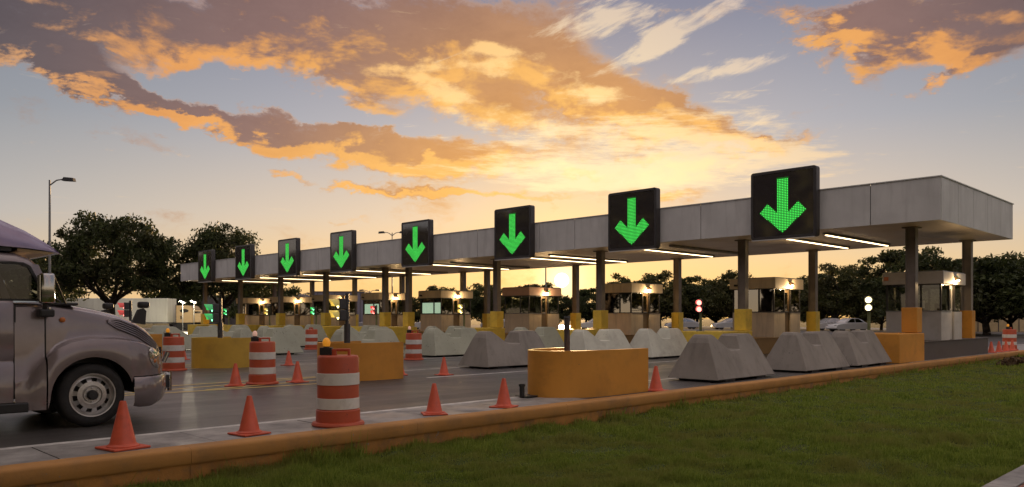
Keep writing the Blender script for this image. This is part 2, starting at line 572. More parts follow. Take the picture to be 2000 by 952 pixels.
M_YELLOW_LINE = pm('yellow_marking', (.72, .54, .17), .6, var=.15, scale=5, dirt=(.16, .13, .09), dirt_amt=.6, dirt_scale=3.5)
M_CHROME = pm('chrome', (.48, .47, .46), .14, metal=1.0, var=.05)
M_STEEL = pm('wheel_steel', (.52, .51, .50), .33, metal=.85, var=.12, scale=9, dirt=(.20, .17, .15), dirt_amt=.5, dirt_scale=8)
M_GREY_STEEL = pm('galvanised_steel', (.28, .28, .28), .5, metal=.5, var=.12, scale=4)
M_DARK_POLE = pm('dark_pole', (.05, .05, .055), .5, var=.2, scale=6)
M_SIGN = pm('sign_face', (.050, .042, .043), .06, var=.0, spec=.5)
M_SIGN.node_tree.nodes['Principled BSDF'].inputs['IOR'].default_value = 2.3
M_SIGN_BOX = pm('sign_housing', (.055, .050, .050), .35, var=.1)
M_LED = glow('led_green', (.07, .80, .10), .98)
M_STRIP = glow('strip_light', (1.0, .74, .40), 4.5)
M_BULB = glow('warm_bulb', (1.0, .72, .36), 7.0)


# ------------------------------------------------------------------ the ground: earth, road, markings, kerb, lawn
def make_asphalt():
    m = bpy.data.materials.new('asphalt')
    m.use_nodes = True
    T = NT(m.node_tree)
    bs = m.node_tree.nodes['Principled BSDF']
    pos = T.node('ShaderNodeNewGeometry').outputs['Position']
    big = T.noise(pos, .22, 5, .6)
    tracks = T.noise(T.v('MULTIPLY', pos, (.05, .8, 1)), 1.0, 4, .6)        # wear along the lanes
    fine = T.noise(pos, 60, 3, .7)
    c = T.mix(T.mr(big, .3, .7), (.050, .046, .044), (.090, .082, .077))
    c = T.mix(T.mr(tracks, .45, .65, 0, .8), c, (.108, .100, .094))
    c = T.mix(T.mr(fine, .35, .75, 0, .5), c, (.028, .027, .028))
    stain = T.noise(pos, .9, 6, .7)
    c = T.mix(T.mr(stain, .56, .70, 0, .8), c, (.022, .021, .021))
    vo = T.node('ShaderNodeTexVoronoi', feature='DISTANCE_TO_EDGE')
    wv = T.node('ShaderNodeTexNoise')
    T.put(wv.inputs['Vector'], pos)
    wv.inputs['Scale'].default_value = .8
    wv.inputs['Detail'].default_value = 5
    T.put(vo.inputs['Vector'], T.v('ADD', pos, T.v('SCALE', wv.outputs['Color'], scale=1.6)))
    vo.inputs['Scale'].default_value = .16
    crack = T.m('MULTIPLY', T.mr(vo.outputs['Distance'], .002, .006, 1, 0), T.mr(big, .40, .60))
    c = T.mix(T.m('MULTIPLY', crack, .8), c, (.014, .013, .013))
    T.put(bs.inputs['Base Color'], c)
    T.put(bs.inputs['Roughness'], T.mr(T.m('ADD', T.m('MULTIPLY', big, .6), T.m('MULTIPLY', tracks, .4)), .35, .65, .50, .31))
    bs.inputs['Specular IOR Level'].default_value = .5
    b = T.node('ShaderNodeBump')
    b.inputs['Strength'].default_value = .35
    b.inputs['Distance'].default_value = .006
    T.put(b.inputs['Height'], T.noise(pos, 110, 3, .7))
    T.l.new(b.outputs[0], bs.inputs['Normal'])
    return m


def make_earth(name, c0, c1, c2, s=1.0):
    m = bpy.data.materials.new(name)
    m.use_nodes = True
    T = NT(m.node_tree)
    bs = m.node_tree.nodes['Principled BSDF']
    pos = T.node('ShaderNodeNewGeometry').outputs['Position']
    c = T.mix(T.mr(T.noise(pos, .5 * s, 6, .65), .3, .7), c0, c1)
    c = T.mix(T.mr(T.noise(pos, 2.3 * s, 6, .7), .52, .72, 0, .75), c, c2)
    T.put(bs.inputs['Base Color'], c)
    bs.inputs['Roughness'].default_value = .95
    bs.inputs['Specular IOR Level'].default_value = .15
    b = T.node('ShaderNodeBump')
    b.inputs['Strength'].default_value = .6
    b.inputs['Distance'].default_value = .03
    T.put(b.inputs['Height'], T.noise(pos, 30, 4, .7))
    T.l.new(b.outputs[0], bs.inputs['Normal'])
    return m


M_ASPHALT = make_asphalt()
M_FIELD = make_earth('field_earth', (.030, .036, .014), (.05, .05, .022), (.06, .048, .03), .2)
M_LAWN = make_earth('lawn_soil', (.060, .082, .022), (.085, .110, .030), (.10, .080, .042))

KERB0, KERB1 = 8.40, 8.70
structure(MB().sheet(-1500, 1800, -1500, 1800, -0.62).build('ground', M_FIELD, fix=False))
road = structure(MB().box(-90, 120, KERB1 - .02, 120, -0.60, 0.0).build('road', M_ASPHALT))


def line(mat, p0, p1, w, z=.004):
    p0, p1 = Vector((*p0, z)), Vector((*p1, z))
    d = (p1 - p0).normalized()
    s = Vector((-d.y, d.x, 0)) * w / 2
    n = max(1, int((p1 - p0).length / 1.0))
    mb = MB()
    v, f = [], []
    for i in range(n + 1):
        p = p0.lerp(p1, i / n)
        v += [tuple(p - s), tuple(p + s)]
    f = [(2 * i, 2 * i + 1, 2 * i + 3, 2 * i + 2) for i in range(n)]
    mb.add(v, f)
    return mb.build('lane_line', mat, road)


line(M_WHITE_LINE, (-30, 9.97), (10.6, 9.97), .14)
ISL = [8.9, 15.1, 22.2, 28.8, 36.0, 42.2, 48.4, 54.6, 60.2]          # near side of each toll island
for k in range(1, 7):
    b0 = ISL[k]
    if k < 5:
        line(M_WHITE_LINE, (11.9, b0 - .35), (27.0, b0 - .35), .13)
        line(M_WHITE_LINE, (13.0, b0 - 5.0 if k > 1 else b0 - 4.6), (27.0, b0 - 5.0 if k > 1 else b0 - 4.6), .11)
    if k < 5:
        line(M_YELLOW_LINE, (-6.0, b0 + .80), (10.2, b0 - .05), .12)
        line(M_YELLOW_LINE, (-6.0, b0 + 1.10), (10.2, b0 + 1.85), .12)
        line(M_YELLOW_LINE, (4.5, b0 + .42), (10.1, b0 + 1.65), .11)
        line(M_YELLOW_LINE, (6.8, b0 + .28), (10.1, b0 + .95), .11)

# the dark strip the near blocks stand on and the concrete apron beside the kerb
apron = structure(MB().box(-30, 10.75, KERB1 - .005, 9.88, -.25, -.03).build('apron', M_SLAB))
x = -30.0
rnd = random.Random(3)
while x < 10.7:
    L = min(1.62, 10.74 - x)
    MB().box(x + .008, x + L - .008, KERB1 + .006, 9.86, -.029, .010 + rnd.uniform(-.003, .003), bev=.004).build('slab', M_SLAB, apron)
    x += L
apron2 = structure(MB().box(26.8, 60, KERB1 - .005, 10.9, -.25, .012).build('verge_strip', M_SLAB))

kerb = structure(MB().box(-30, 70, KERB0 + .06, KERB1 - .01, -.58, -.16).build('kerb', M_KERB_LOW))
prof = [(KERB0, -.135), (KERB0 - .012, -.115), (KERB0 - .012, .000), (KERB0 - .004, .020), (KERB0 + .012, .032), (KERB0 + .04, .036), (KERB1 - .06, .036), (KERB1 - .02, .028), (KERB1, .012), (KERB1, -.135)]
x = -30.0
while x < 70:
    L = 3.05
    j = rnd.uniform(-.003, .003)
    MB().prism([(p[0] + j, p[1] + rnd.uniform(-.001, .001)) for p in prof], x + .0015, x + L - .0015, 'x').build('kerb_stone', M_KERB, kerb, smooth=40)
    MB().prism([(KERB0 + .022 + j, -.56), (KERB0 + .022 + j, -.137), (KERB0 + .07, -.137), (KERB0 + .07, -.56)], x + .0015, x + L - .0015, 'x').build('kerb_base', M_KERB_LOW, kerb)
    x += L


def lawn_z(a, b):
    """height of the lawn: about 0.3 m below the road, gently uneven, rising towards the far right"""
    t = np.clip((a - 4) / 34.0, 0, 1)
    z = -.325 + .13 * t
    z = z + .022 * np.sin(a * 1.1 + b * .7) * np.sin(b * 1.5 - a * .4) + .018 * np.sin(a * 2.7 + 1.3 * b + 1) * np.sin(2.2 * b + .5)
    z = z + .020 * np.sin(5.1 * a - 2.2 * b) * np.sin(4.3 * b + 1.7 * a)
    z = z + .018 * np.sin(9.7 * a + 3.1 * b + 2 * np.sin(1.3 * b)) * np.sin(8.9 * b - 2.3 * a + 1.5 * np.sin(1.9 * a))
    return z


def build_lawn():
    a = np.concatenate([np.linspace(-12, 2, 20, endpoint=False), np.linspace(2, 30, 330, endpoint=False), np.linspace(30, 90, 90)])
    b = np.concatenate([np.linspace(-30, -2, 14, endpoint=False), np.linspace(-2, KERB0 + .05, 130)])
    A, B = np.meshgrid(a, b, indexing='ij')
    Z = lawn_z(A, B)
    v = np.stack([A, B, Z], -1).reshape(-1, 3)
    na, nb = len(a), len(b)
    i, j = np.meshgrid(np.arange(na - 1), np.arange(nb - 1), indexing='ij')
    q = np.stack([i * nb + j, (i + 1) * nb + j, (i + 1) * nb + j + 1, i * nb + j + 1], -1).reshape(-1, 4)
    me = bpy.data.meshes.new('lawn')
    me.from_pydata(v.tolist(), [], q.tolist())
    me.polygons.foreach_set('use_smooth', [True] * len(me.polygons))
    me.materials.append(M_LAWN)
    structure(link('lawn', me))


build_lawn()


def tri_mesh(name, P, mat, attr=None):
    """P: (n, k, 3) polygons with k corners"""
    n, k, _ = P.shape
    me = bpy.data.meshes.new(name)
    me.vertices.add(n * k)
    me.vertices.foreach_set('co', P.reshape(-1).astype(np.float32))
    me.loops.add(n * k)
    me.loops.foreach_set('vertex_index', np.arange(n * k, dtype=np.int32))
    me.polygons.add(n)
    me.polygons.foreach_set('loop_start', np.arange(0, n * k, k, dtype=np.int32))
    me.polygons.foreach_set('loop_total', np.full(n, k, dtype=np.int32))
    me.materials.append(mat)
    me.update()
    return me


def leafy(name, c0, c1, c2, trans=.25, clump=.35, rough=.6):
    """foliage: each leaf its own tone, light and dark patches, some light let through"""
    m = bpy.data.materials.new(name)
    m.use_nodes = True
    T = NT(m.node_tree)
    bs = m.node_tree.nodes['Principled BSDF']
    g = T.node('ShaderNodeNewGeometry')
    c = T.mix(g.outputs['Random Per Island'], c0, c1)
    c = T.mix(T.mr(T.noise(g.outputs['Position'], clump, 5, .65), .42, .66), c, c2)
    T.put(bs.inputs['Base Color'], c)
    bs.inputs['Roughness'].default_value = rough
    bs.inputs['Specular IOR Level'].default_value = .25
    tr = T.node('ShaderNodeBsdfTranslucent')
    T.put(tr.inputs[0], c)
    mx = T.node('ShaderNodeMixShader')
    mx.inputs[0].default_value = trans
    T.l.new(bs.outputs[0], mx.inputs[1])
    T.l.new(tr.outputs[0], mx.inputs[2])
    T.l.new(mx.outputs[0], m.node_tree.nodes['Material Output'].inputs[0])
    return m


M_GRASS = leafy('grass_blades', (.145, .220, .030), (.35, .41, .076), (.28, .285, .072), .50, .9, .5)


def build_grass():
    r = np.random.default_rng(5)
    N = 1050000
    Zn, Zf = 6.6, 62.0
    u = r.random(N)
    Z = 1 / (1 / Zn - u * (1 / Zn - 1 / Zf))             # denser close by
    uu = (r.random(N) * 1.75 - .80) * Z
    a, b = (Z + uu) * S2, (Z - uu) * S2
    ok = (b < KERB0 - .0) & (b > 2.27) & (a < 66)
    # bare scuffs
    sc = (np.sin(a * 1.7 + 2.0 * b) * np.sin(b * 2.9 - a * .6) > .86) & (r.random(N) < .7)
    ok &= ~sc
    a, b, Z = a[ok], b[ok], Z[ok]
    n = len(a)
    # tufts: irregular patches of long and short growth
    tuft = .5 + .5 * np.sin(a * 5.3 + 1.9 * np.sin(b * 2.9) + 1.1 * np.sin(a * 1.3 - b)) * np.sin(b * 6.1 + 1.7 * np.sin(a * 2.3) + .9 * np.sin(b * 1.1 + a * .7))
    patch = .5 + .5 * np.sin(a * .9 + 1.4 * np.sin(b * .8)) * np.sin(b * 1.3 + 1.2 * np.sin(a * .6))
    h = (.026 + .042 * r.random(n)) * (.35 + 1.45 * tuft ** 1.6) * (.75 + .5 * patch) * (1 + 1.1 * (r.random(n) > .975))
    h = h * np.where(KERB0 - b < .10 + .12 * r.random(n), 1.9, 1.0)
    w = (.0044 + .0034 * r.random(n)) * np.clip(Z / 8.0, 1, 3.4)
    th = r.random(n) * 2 * np.pi
    lean = .75 * h * r.random(n)
    ph = r.random(n) * 2 * np.pi
    z = lawn_z(a, b) - .003
    base = np.stack([a, b, z], -1)
    side = np.stack([np.cos(th) * w, np.sin(th) * w, np.zeros(n)], -1)
    tip = base + np.stack([np.cos(ph) * lean, np.sin(ph) * lean, h], -1)
    P = np.stack([base - side, base + side, tip], 1)
    o = link('grass', tri_mesh('grass', P, M_GRASS))
    o['kind'] = 'stuff'
    o['label'] = 'short mown green grass covering the lawn in front of the kerb'
    o['category'] = 'grass'


build_grass()

# the footpath that cuts the near right corner: pale edging and brick behind it
path = structure(MB().box(-6, 40, -.6, 1.98, -.55, -.265).build('footpath', pm('path_bed', (.20, .11, .08), .85, var=.2)))
M_BRICK = pm('path_brick', (.30, .13, .09), .8, var=.25, scale=6, bump=.2, dirt=(.12, .08, .06), dirt_amt=.5)
x = -6.0
while x < 40:
    MB().box(x + .004, x + .996, 2.0, 2.24, -.55, -.235, bev=.008).build('edging_stone', M_SLAB, path)
    x += 1.0
brick = MB().box(-.1, .1, -.05, .05, -.03, .03, bev=.004).mesh('brick', M_BRICK)
for i in range(20):
    for j in range(14):
        link('brick', brick, path, (7.2 + i * .208 + (.1 if j % 2 else 0), 1.93 - j * .108, -.262 + rnd.uniform(-.003, .003)))

# ------------------------------------------------------------------ the toll canopy
ORD = ['nearest', 'second', 'third', 'fourth', 'fifth', 'sixth', 'seventh', 'eighth', 'ninth']
CA0, CA1, CB0, CB1 = 26.6, 35.2, 7.9, 64.95
ZU, ZT = 4.46, 5.80
canopy = thing('toll_canopy', 'long flat grey metal toll plaza canopy on brown posts', 'canopy', (CA0, CB0, 0))


def cl(mb, name, mat, parent=None, **k):
    """build in world coordinates, hung under the canopy"""
    o = mb.build(name, mat, parent or canopy, **k)
    if parent is None:
        o.location = (-CA0, -CB0, 0)
    return o


nF = 27
wF = (CB1 - CB0) / nF
for i in range(nF):
    y0 = CB0 + i * wF
    cl(MB().box(CA0, CA0 + .05, y0 + .013, y0 + wF - .013, ZU, ZT, bev=.006), 'fascia_panel', M_FASCIA)
    cl(MB().box(CA1 - .05, CA1, y0 + .009, y0 + wF - .009, ZU, ZT), 'fascia_panel', M_FASCIA)
    cl(MB().box(CA0 + .052, CA1 - .052, y0 + .006, y0 + wF - .006, ZU + .02, ZU + .05), 'soffit_panel', M_SOFFIT)
for i in range(5):
    x0 = CA0 + .052 + i * (CA1 - CA0 - .104) / 5
    x1 = x0 + (CA1 - CA0 - .104) / 5
    cl(MB().box(x0 + .014, x1 - .014, CB0, CB0 + .05, ZU, ZT, bev=.006), 'fascia_panel', M_FASCIA)
    cl(MB().box(x0 + .009, x1 - .009, CB1 - .05, CB1, ZU, ZT, bev=.006), 'fascia_panel', M_FASCIA)
cl(MB().box(CA0 + .03, CA1 - .03, CB0 + .03, CB1 - .03, ZU + .06, ZT - .05), 'roof_deck', pm('roof_felt', (.10, .10, .10), .9))
cop = MB()
cop.box(CA0 - .03, CA0 + .10, CB0 - .03, CB1 + .03, ZT + .002, ZT + .035)
cop.box(CA1 - .10, CA1 + .03, CB0 - .03, CB1 + .03, ZT + .002, ZT + .035)
cop.box(CA0 + .10, CA1 - .10, CB0 - .03, CB0 + .10, ZT + .002, ZT + .035)
cop.box(CA0 + .10, CA1 - .10, CB1 - .10, CB1 + .03, ZT + .002, ZT + .035)
cl(cop, 'coping', M_FASCIA)

POST_B = [9.3, 15.5, 22.6, 29.4, 36.8, 39.1, 45.7, 51.7, 57.9, 64.2]
PF, PB = 28.3, 34.55


def island_top(a, b):
    return .62 if a > 28.35 else .93


for b in POST_B:
    for a in (PF, PB):
        p = MB()
        s_ = .13
        # flanged section: two plates and a web, so the faces catch different light
        p.box(a - s_, a + s_, b - s_ - .03, b - s_, .5, ZU + .02)
        p.box(a - s_, a + s_, b + s_, b + s_ + .03, .5, ZU + .02)
        p.box(a - s_ + .03, a + s_ - .03, b - s_, b + s_, .5, ZU + .02)
        p.box(a - .24, a + .24, b - .24, b + .24, ZU - .02, ZU + .018)
        post = cl(p, 'post', M_POST)
        sl = MB().box(a - .25, a + .25, b - .25, b + .25, .94, 1.78 if a == PF else 1.62, bev=.02)
        if a == PB:
            sl = MB().box(a - .22, a + .22, b - .22, b + .22, .625, 1.72, bev=.02)
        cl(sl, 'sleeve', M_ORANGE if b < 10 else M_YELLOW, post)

# ------------------------------------------------------------------ lane signs with green arrows
SIGN_B = [12.9, 19.4, 26.3, 33.65, 40.8, 47.2, 53.4, 59.7]


def rounded(w, h, r, n=5):
    pts = []
    for cx, cy, a0 in ((w / 2 - r, h / 2 - r, 0), (-w / 2 + r, h / 2 - r, 90), (-w / 2 + r, -h / 2 + r, 180), (w / 2 - r, -h / 2 + r, 270)):
        for i in range(n + 1):
            t = R(a0 + 90 * i / n)
            pts.append((cx + r * math.cos(t), cy + r * math.sin(t)))
    return pts


def arrow_mesh():
    """LED dots set out on a square grid inside an arrow outline; local y across, z up, faces -x"""
    def inside(y, z):
        if abs(y) < .20 and -.45 < z < .93:
            return True
        # two arms of the head, at about 40 degrees
        for sgn in (-1, 1):
            dy, dz = y * sgn, z + .98
            c, s = math.cos(R(41)), math.sin(R(41))
            t = dy * c + dz * s
            q = -dy * s + dz * c
            if -.05 < t < 1.12 and 0.0 <= q < .40 and dy >= -.01:
                return True
        return False
    mb = MB()
    st, rr = .0585, .0195
    k = 24
    for i in range(-k, k + 1):
        for j in range(-k, k + 1):
            y, z = i * st, j * st
            if inside(y, z):
                mb.add([(0, y + rr * math.cos(t), z + rr * math.sin(t)) for t in [R(30 + 60 * q) for q in range(6)]], [(0, 1, 2, 3, 4, 5)])
    return mb.mesh('led_arrow', M_LED)


ARROW = arrow_mesh()
M_ARROW_BACK = pm('led_backing', (.012, .06, .014), .4, var=0, emit=(.01, .30, .02), estr=.2)


def arrow_back():
    c, s = math.cos(R(41)), math.sin(R(41))
    def q(t, p):
        return (t * c - p * s, t * s + p * c - .98)
    tip = (0, -1.0)
    r0, r1 = q(1.13, -.02), q(1.13, .42)
    jn = (.215, .215 * s / c + .42 / c - .98)
    pts = [tip, r0, r1, jn, (.215, .95), (-.215, .95), (-jn[0], jn[1]), (-r1[0], r1[1]), (-r0[0], r0[1])]
    return MB().prism([(y, z) for y, z in pts], -.0035, 0, 'x').mesh('led_board', M_ARROW_BACK)


BOARD = arrow_back()
SW, SH = 2.42, 2.42
for i, b in enumerate(SIGN_B):
    nm = ORD[i] if i else 'largest'
    lab = ('largest green down arrow lane sign, closest to the right end of the canopy' if i == 0 else
           'smallest and farthest green down arrow lane sign at the left end of the canopy' if i == 7 else
           'black lane sign with green down arrow, %s from the right end of the canopy' % ORD[i])
    t = thing('lane_sign', lab, 'sign', (CA0 - .28, b, 5.43), group='green arrow lane signs along the canopy')
    MB().prism(rounded(SW, SH, .10), .0, .26, 'x').build('housing', M_SIGN_BOX, t, smooth=30)
    fr = MB()
    o_, i_ = rounded(SW - .02, SH - .02, .09), rounded(SW - .20, SH - .20, .05)
    n = len(o_)
    fr.add([(-.022, p[0], p[1]) for p in o_] + [(-.022, p[0], p[1]) for p in i_] + [(0, p[0], p[1]) for p in o_] + [(0, p[0], p[1]) for p in i_],
           [(k, (k + 1) % n, n + (k + 1) % n, n + k) for k in range(n)] + [(k, 2 * n + k, 2 * n + (k + 1) % n, (k + 1) % n) for k in range(n)] + [(n + k, n + (k + 1) % n, 3 * n + (k + 1) % n, 3 * n + k) for k in range(n)])
    fr.build('frame', M_SIGN_BOX, t)
    MB().prism(rounded(SW - .205, SH - .205, .05), -.008, -.002, 'x').build('face', M_SIGN, t)
    link('led_board', BOARD, t, (-.0085, 0, -.02))
    a = link('led_arrow', ARROW, t, (-.014, 0, -.02))
    a['kind'] = 'stuff'
    MB().box(-.05, .10, -SW / 2 + .06, SW / 2 - .06, -SH / 2 - .035, -SH / 2 - .004).build('ledge', M_FASCIA, t)
    MB().box(.262, .30, -.5, .5, -.4, .4).build('bracket', M_GREY_STEEL, t)

# ------------------------------------------------------------------ strip lights under the canopy
LANE_B = [12.9, 19.4, 26.2, 33.4, 40.9, 47.2, 53.3, 59.5]
for i, b in enumerate(LANE_B):
    for s_, side in ((-.82, 'right'), (.82, 'left')):
        off = (i == 1 and s_ < 0) or (i >= 3 and s_ < 0)
        where = 'lane under the %s arrow sign from the right' % ('first' if i == 0 else ORD[i])
        t = thing('strip_light', '%s %s strip light over the %s' % (side, 'unlit' if off else 'lit', where), 'light', (27.9, b + s_, ZU + .018), group='strip lights under the canopy')
        MB().box(0, 6.1, -.09, .09, -.075, 0, bev=.01).build('housing', M_GREY_STEEL, t)
        MB().box(.08, 6.02, -.035, .035, -.095, -.077).build('tube', M_STRIP if not off else pm('unlit_tube', (.35, .33, .30), .4, var=0), t)

# ------------------------------------------------------------------ islands, booths, signals
NOSE_A = 26.0
M_ISL_DARK = pm('island_dark', (.10, .085, .078), .7, var=.15, scale=1.3, dirt=(.05, .045, .04), dirt_amt=.5)
M_ISL_TAN = pm('island_tan', (.38, .24, .10), .7, var=.15, scale=1.3, dirt=(.18, .12, .06), dirt_amt=.5)
W_ISL = [2.0, 1.95, 1.95, 1.9, 3.6, 1.95, 1.95, 1.95, 1.95]
for k, b0 in enumerate(ISL):
    w = W_ISL[k]
    lab = 'orange and dark toll island nearest the kerb' if k == 0 else 'yellow nosed toll island, %s from the kerb' % ORD[k]
    t = thing('toll_island', lab, 'island', (NOSE_A, b0, 0), group='toll islands under the canopy')
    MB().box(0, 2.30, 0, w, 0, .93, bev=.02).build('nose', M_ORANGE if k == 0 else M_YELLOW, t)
    MB().box(2.303, 9.9, .02, w - .02, 0, .615, bev=.015).build('platform', M_ISL_DARK if k == 0 else M_ISL_TAN, t)
    MB().box(2.303, 9.92, -.003, w + .003, .617, .645, bev=.008).build('edge_trim', M_ISL_DARK if k == 0 else M_ISL_TAN, t)

BOOTH_W, BOOTH_L = 1.85, 2.35
M_BLIND = pm('glowing_blind', (.62, .74, .60), .8, var=.05, emit=(.60, .78, .58), estr=.55)  # blind's brightness put in as glow, no lamp stands behind it
M_DESK = pm('booth_desk', (.18, .15, .12), .6)
M_SIGNPLATE = pm('small_green_plate', (.12, .36, .24), .5, var=.05)
M_REDPLATE = pm('small_orange_plate', (.62, .20, .09), .5, var=.05)


def booth(k, b0):
    """toll booth: panelled base, glazed band, flat roof band; door with a lamp on the lane side (-y)"""
    z0, zs, zh, zr = .648, 1.66, 2.60, 3.06
    L, W = BOOTH_L, BOOTH_W if k != 4 else 1.95
    base = M_BOOTH_GREY if k == 0 else M_BOOTH
    pal = {0: M_BOOTH_GREY, 3: M_BOOTH_PINK}.get(k, M_BOOTH)
    clear = k in (0, 3)
    lab = ['grey toll booth with clear glass at the right end', 'tan toll booth with mirrored glass, second from the right', 'tan toll booth with branches mirrored in its glass, third from the right',
           'toll booth with pinkish roof band, left of the setting sun', 'tan toll booth with pale green blind, fifth from the right', 'tan toll booth with pale green blind, sixth from the right',
           'small distant toll booth, third from the left end', 'small distant toll booth, second from the left end', 'farthest toll booth at the left end of the row'][k]
    t = thing('toll_booth', lab, 'booth', (30.1, b0 + .02, 0), group='toll booths under the canopy')
    d0, d1 = .95, 1.45       # the door bay along x
    bp = MB()
    bp.box(0, d0, 0, .06, z0, zs)
    bp.box(d1, L, 0, .06, z0, zs)
    bp.box(0, .06, .062, W - .062, z0, zs)
    bp.box(L - .06, L, .062, W - .062, z0, zs)
    bp.box(0, L, W - .06, W, z0, zs)
    bp.build('base_panel', base, t)
    MB().box(-.02, L + .02, -.02, W + .02, zs + .002, zs + .035).build('sill', M_FRAME, t) if not clear else MB().box(-.015, d0, -.015, W + .015, zs + .002, zs + .03).build('sill', M_GREY_STEEL, t)
    fr = MB()
    q = .03
    for (x, y) in ((q, q), (L - q, q), (q, W - q), (L - q, W - q), (d0 - q, q), (d1 + q, q), (q, W * .36)):
        fr.box(x - q, x + q, y - q, y + q, zs + .036, zh - .002)
    fr.box(-.01, L + .01, -.01, W + .01, zh, zh + .03)
    fr.build('window_frame', M_FRAME, t)
    G = M_GLASS_CLEAR if clear else M_GLASS_REF
    e = .061
    GF = M_GLASS_CLEAR if k in (4, 5) else G
    MB().box(.022, .032, e, W * .36 - .031, zs + .037, zh - .003).build('pane', GF, t)
    MB().box(.022, .032, W * .36 + .031, W - e, zs + .037, zh - .003).build('pane', GF, t)
    MB().box(e, d0 - e, .022, .032, zs + .037, zh - .003).build('pane', G, t)
    MB().box(d1 + e, L - e, .022, .032, zs + .037, zh - .003).build('pane', G, t)
    MB().box(L - .032, L - .022, e, W - e, zs + .037, zh - .003).build('pane', G, t)
    MB().box(e, L - e, W - .032, W - .022, zs + .037, zh - .003).build('pane', G, t)
    # door: kick panel below, narrow light above
    dr = MB()
    dr.box(d0 + .002, d1 - .002, .07, .11, z0 + .01, zs + .10)
    dr.box(d0 + .002, d0 + .11, .07, .11, zs + .10, zh - .004)
    dr.box(d1 - .11, d1 - .002, .07, .11, zs + .10, zh - .004)
    dr.box(d0 + .11, d1 - .11, .07, .11, zh - .12, zh - .004)
    door = dr.build('door', M_BRASS if k else M_BOOTH_GREY, t)
    MB().box(d0 + .112, d1 - .112, .085, .095, zs + .102, zh - .122).build('door_pane', G, door)
    MB().box(d0 + .13, d1 - .13, .05, .068, zs + .02, zs + .07).build('handle', M_STEEL, door)
    # roof band
    MB().box(-.10, L + .10, -.10, W + .10, zh + .032, zr, bev=.015).build('roof_band', pal, t)
    MB().box(-.06, L + .06, -.06, W + .06, zr + .001, zr + .03).build('roof_sheet', M_GREY_STEEL, t)
    MB().box(.07, L - .07, .13, W - .07, z0, z0 + .04).build('floor', M_DESK, t)
    MB().box(.08, .50, .14, W - .08, 1.42, 1.47).build('desk', M_DESK, t)
    # lamp over the door
    lx = (d0 + d1) / 2
    lp = MB()
    lp.box(lx - .04, lx + .04, -.15, -.10, 2.78, 2.90)
    lp.prism([(-.30, 2.80), (-.14, 2.92), (-.10, 2.92), (-.10, 2.84)], lx - .09, lx + .09, 'x')
    lamp = lp.build('lamp', M_BRASS, t)
    MB().lathe([(.001, 2.735), (.045, 2.745), (.055, 2.775), (.045, 2.80)], 12, Matrix.Translation((lx, -.20, 0))).build('bulb', M_BULB, lamp, smooth=60)
    ld = bpy.data.lights.new('booth_lamp', 'POINT')
    ld.energy = 24.0
    ld.color = (1.0, .68, .34)
    ld.shadow_soft_size = .05
    lo = bpy.data.objects.new('lamp_light', ld)
    COL.objects.link(lo)
    lo.parent = t
    lo.location = (lx, -.28, 2.66)
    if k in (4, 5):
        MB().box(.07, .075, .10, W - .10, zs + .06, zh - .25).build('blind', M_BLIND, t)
    if k in (1, 2, 4, 5, 6, 7):
        cm = MB()
        cm.tube((-.10, W - .25, 2.80), (-.18, W - .25, 2.78), .02)
        cm.box(-.26, -.12, W - .30, W - .20, 2.74, 2.82)
        cm.build('camera', M_BLACK, t)
    if k in (0, 3):
        MB().box(lx - .02, lx + .30, -.115, -.103, 2.80, 2.93).build('notice_plate', M_SIGNPLATE, t)
    if k == 0:
        MB().box(-.115, -.103, W - .12, W + .04, 2.78, 2.92).build('notice_plate', M_REDPLATE, t)
        MB().box(.036, .040, .55, .70, 1.78, 2.05).build('paper_notice', M_BAND, t)
    if clear:
        ch = thing_part_chair(t, 1.15, W * .55, z0 + .04)
    return t


def thing_part_chair(t, x, y, z):
    s = MB()
    s.box(x - .22, x + .22, y - .22, y + .22, z + .62, z + .70, bev=.02)
    s.box(x + .18, x + .24, y - .20, y + .20, z + .72, z + 1.30, bev=.025)
    s.tube((x, y, z + .06), (x, y, z + .62), .03)
    s.box(x - .25, x + .25, y - .03, y + .03, z, z + .05)
    s.box(x - .03, x + .03, y - .25, y + .25, z + .001, z + .051)
    return s.build('stool', M_BLACK, t)


for k, b0 in enumerate(ISL):
    booth(k, b0)

SIG = {'red': ((1.0, .22, .18), (.65, .02, .02)), 'amber': ((1.0, .86, .34), (.62, .46, .03)), 'green': ((.22, 1.0, .42), (.02, .42, .07)), 'white': ((1.0, .86, .45), (.5, .40, .06))}
SIGM = {k: (glow('lens_' + k, v[0], 2.6), pm('visor_' + k, v[1], .35, var=.05, emit=v[0], estr=.12)) for k, v in SIG.items()}  # visors coloured and made to glow for the lens light falling on them


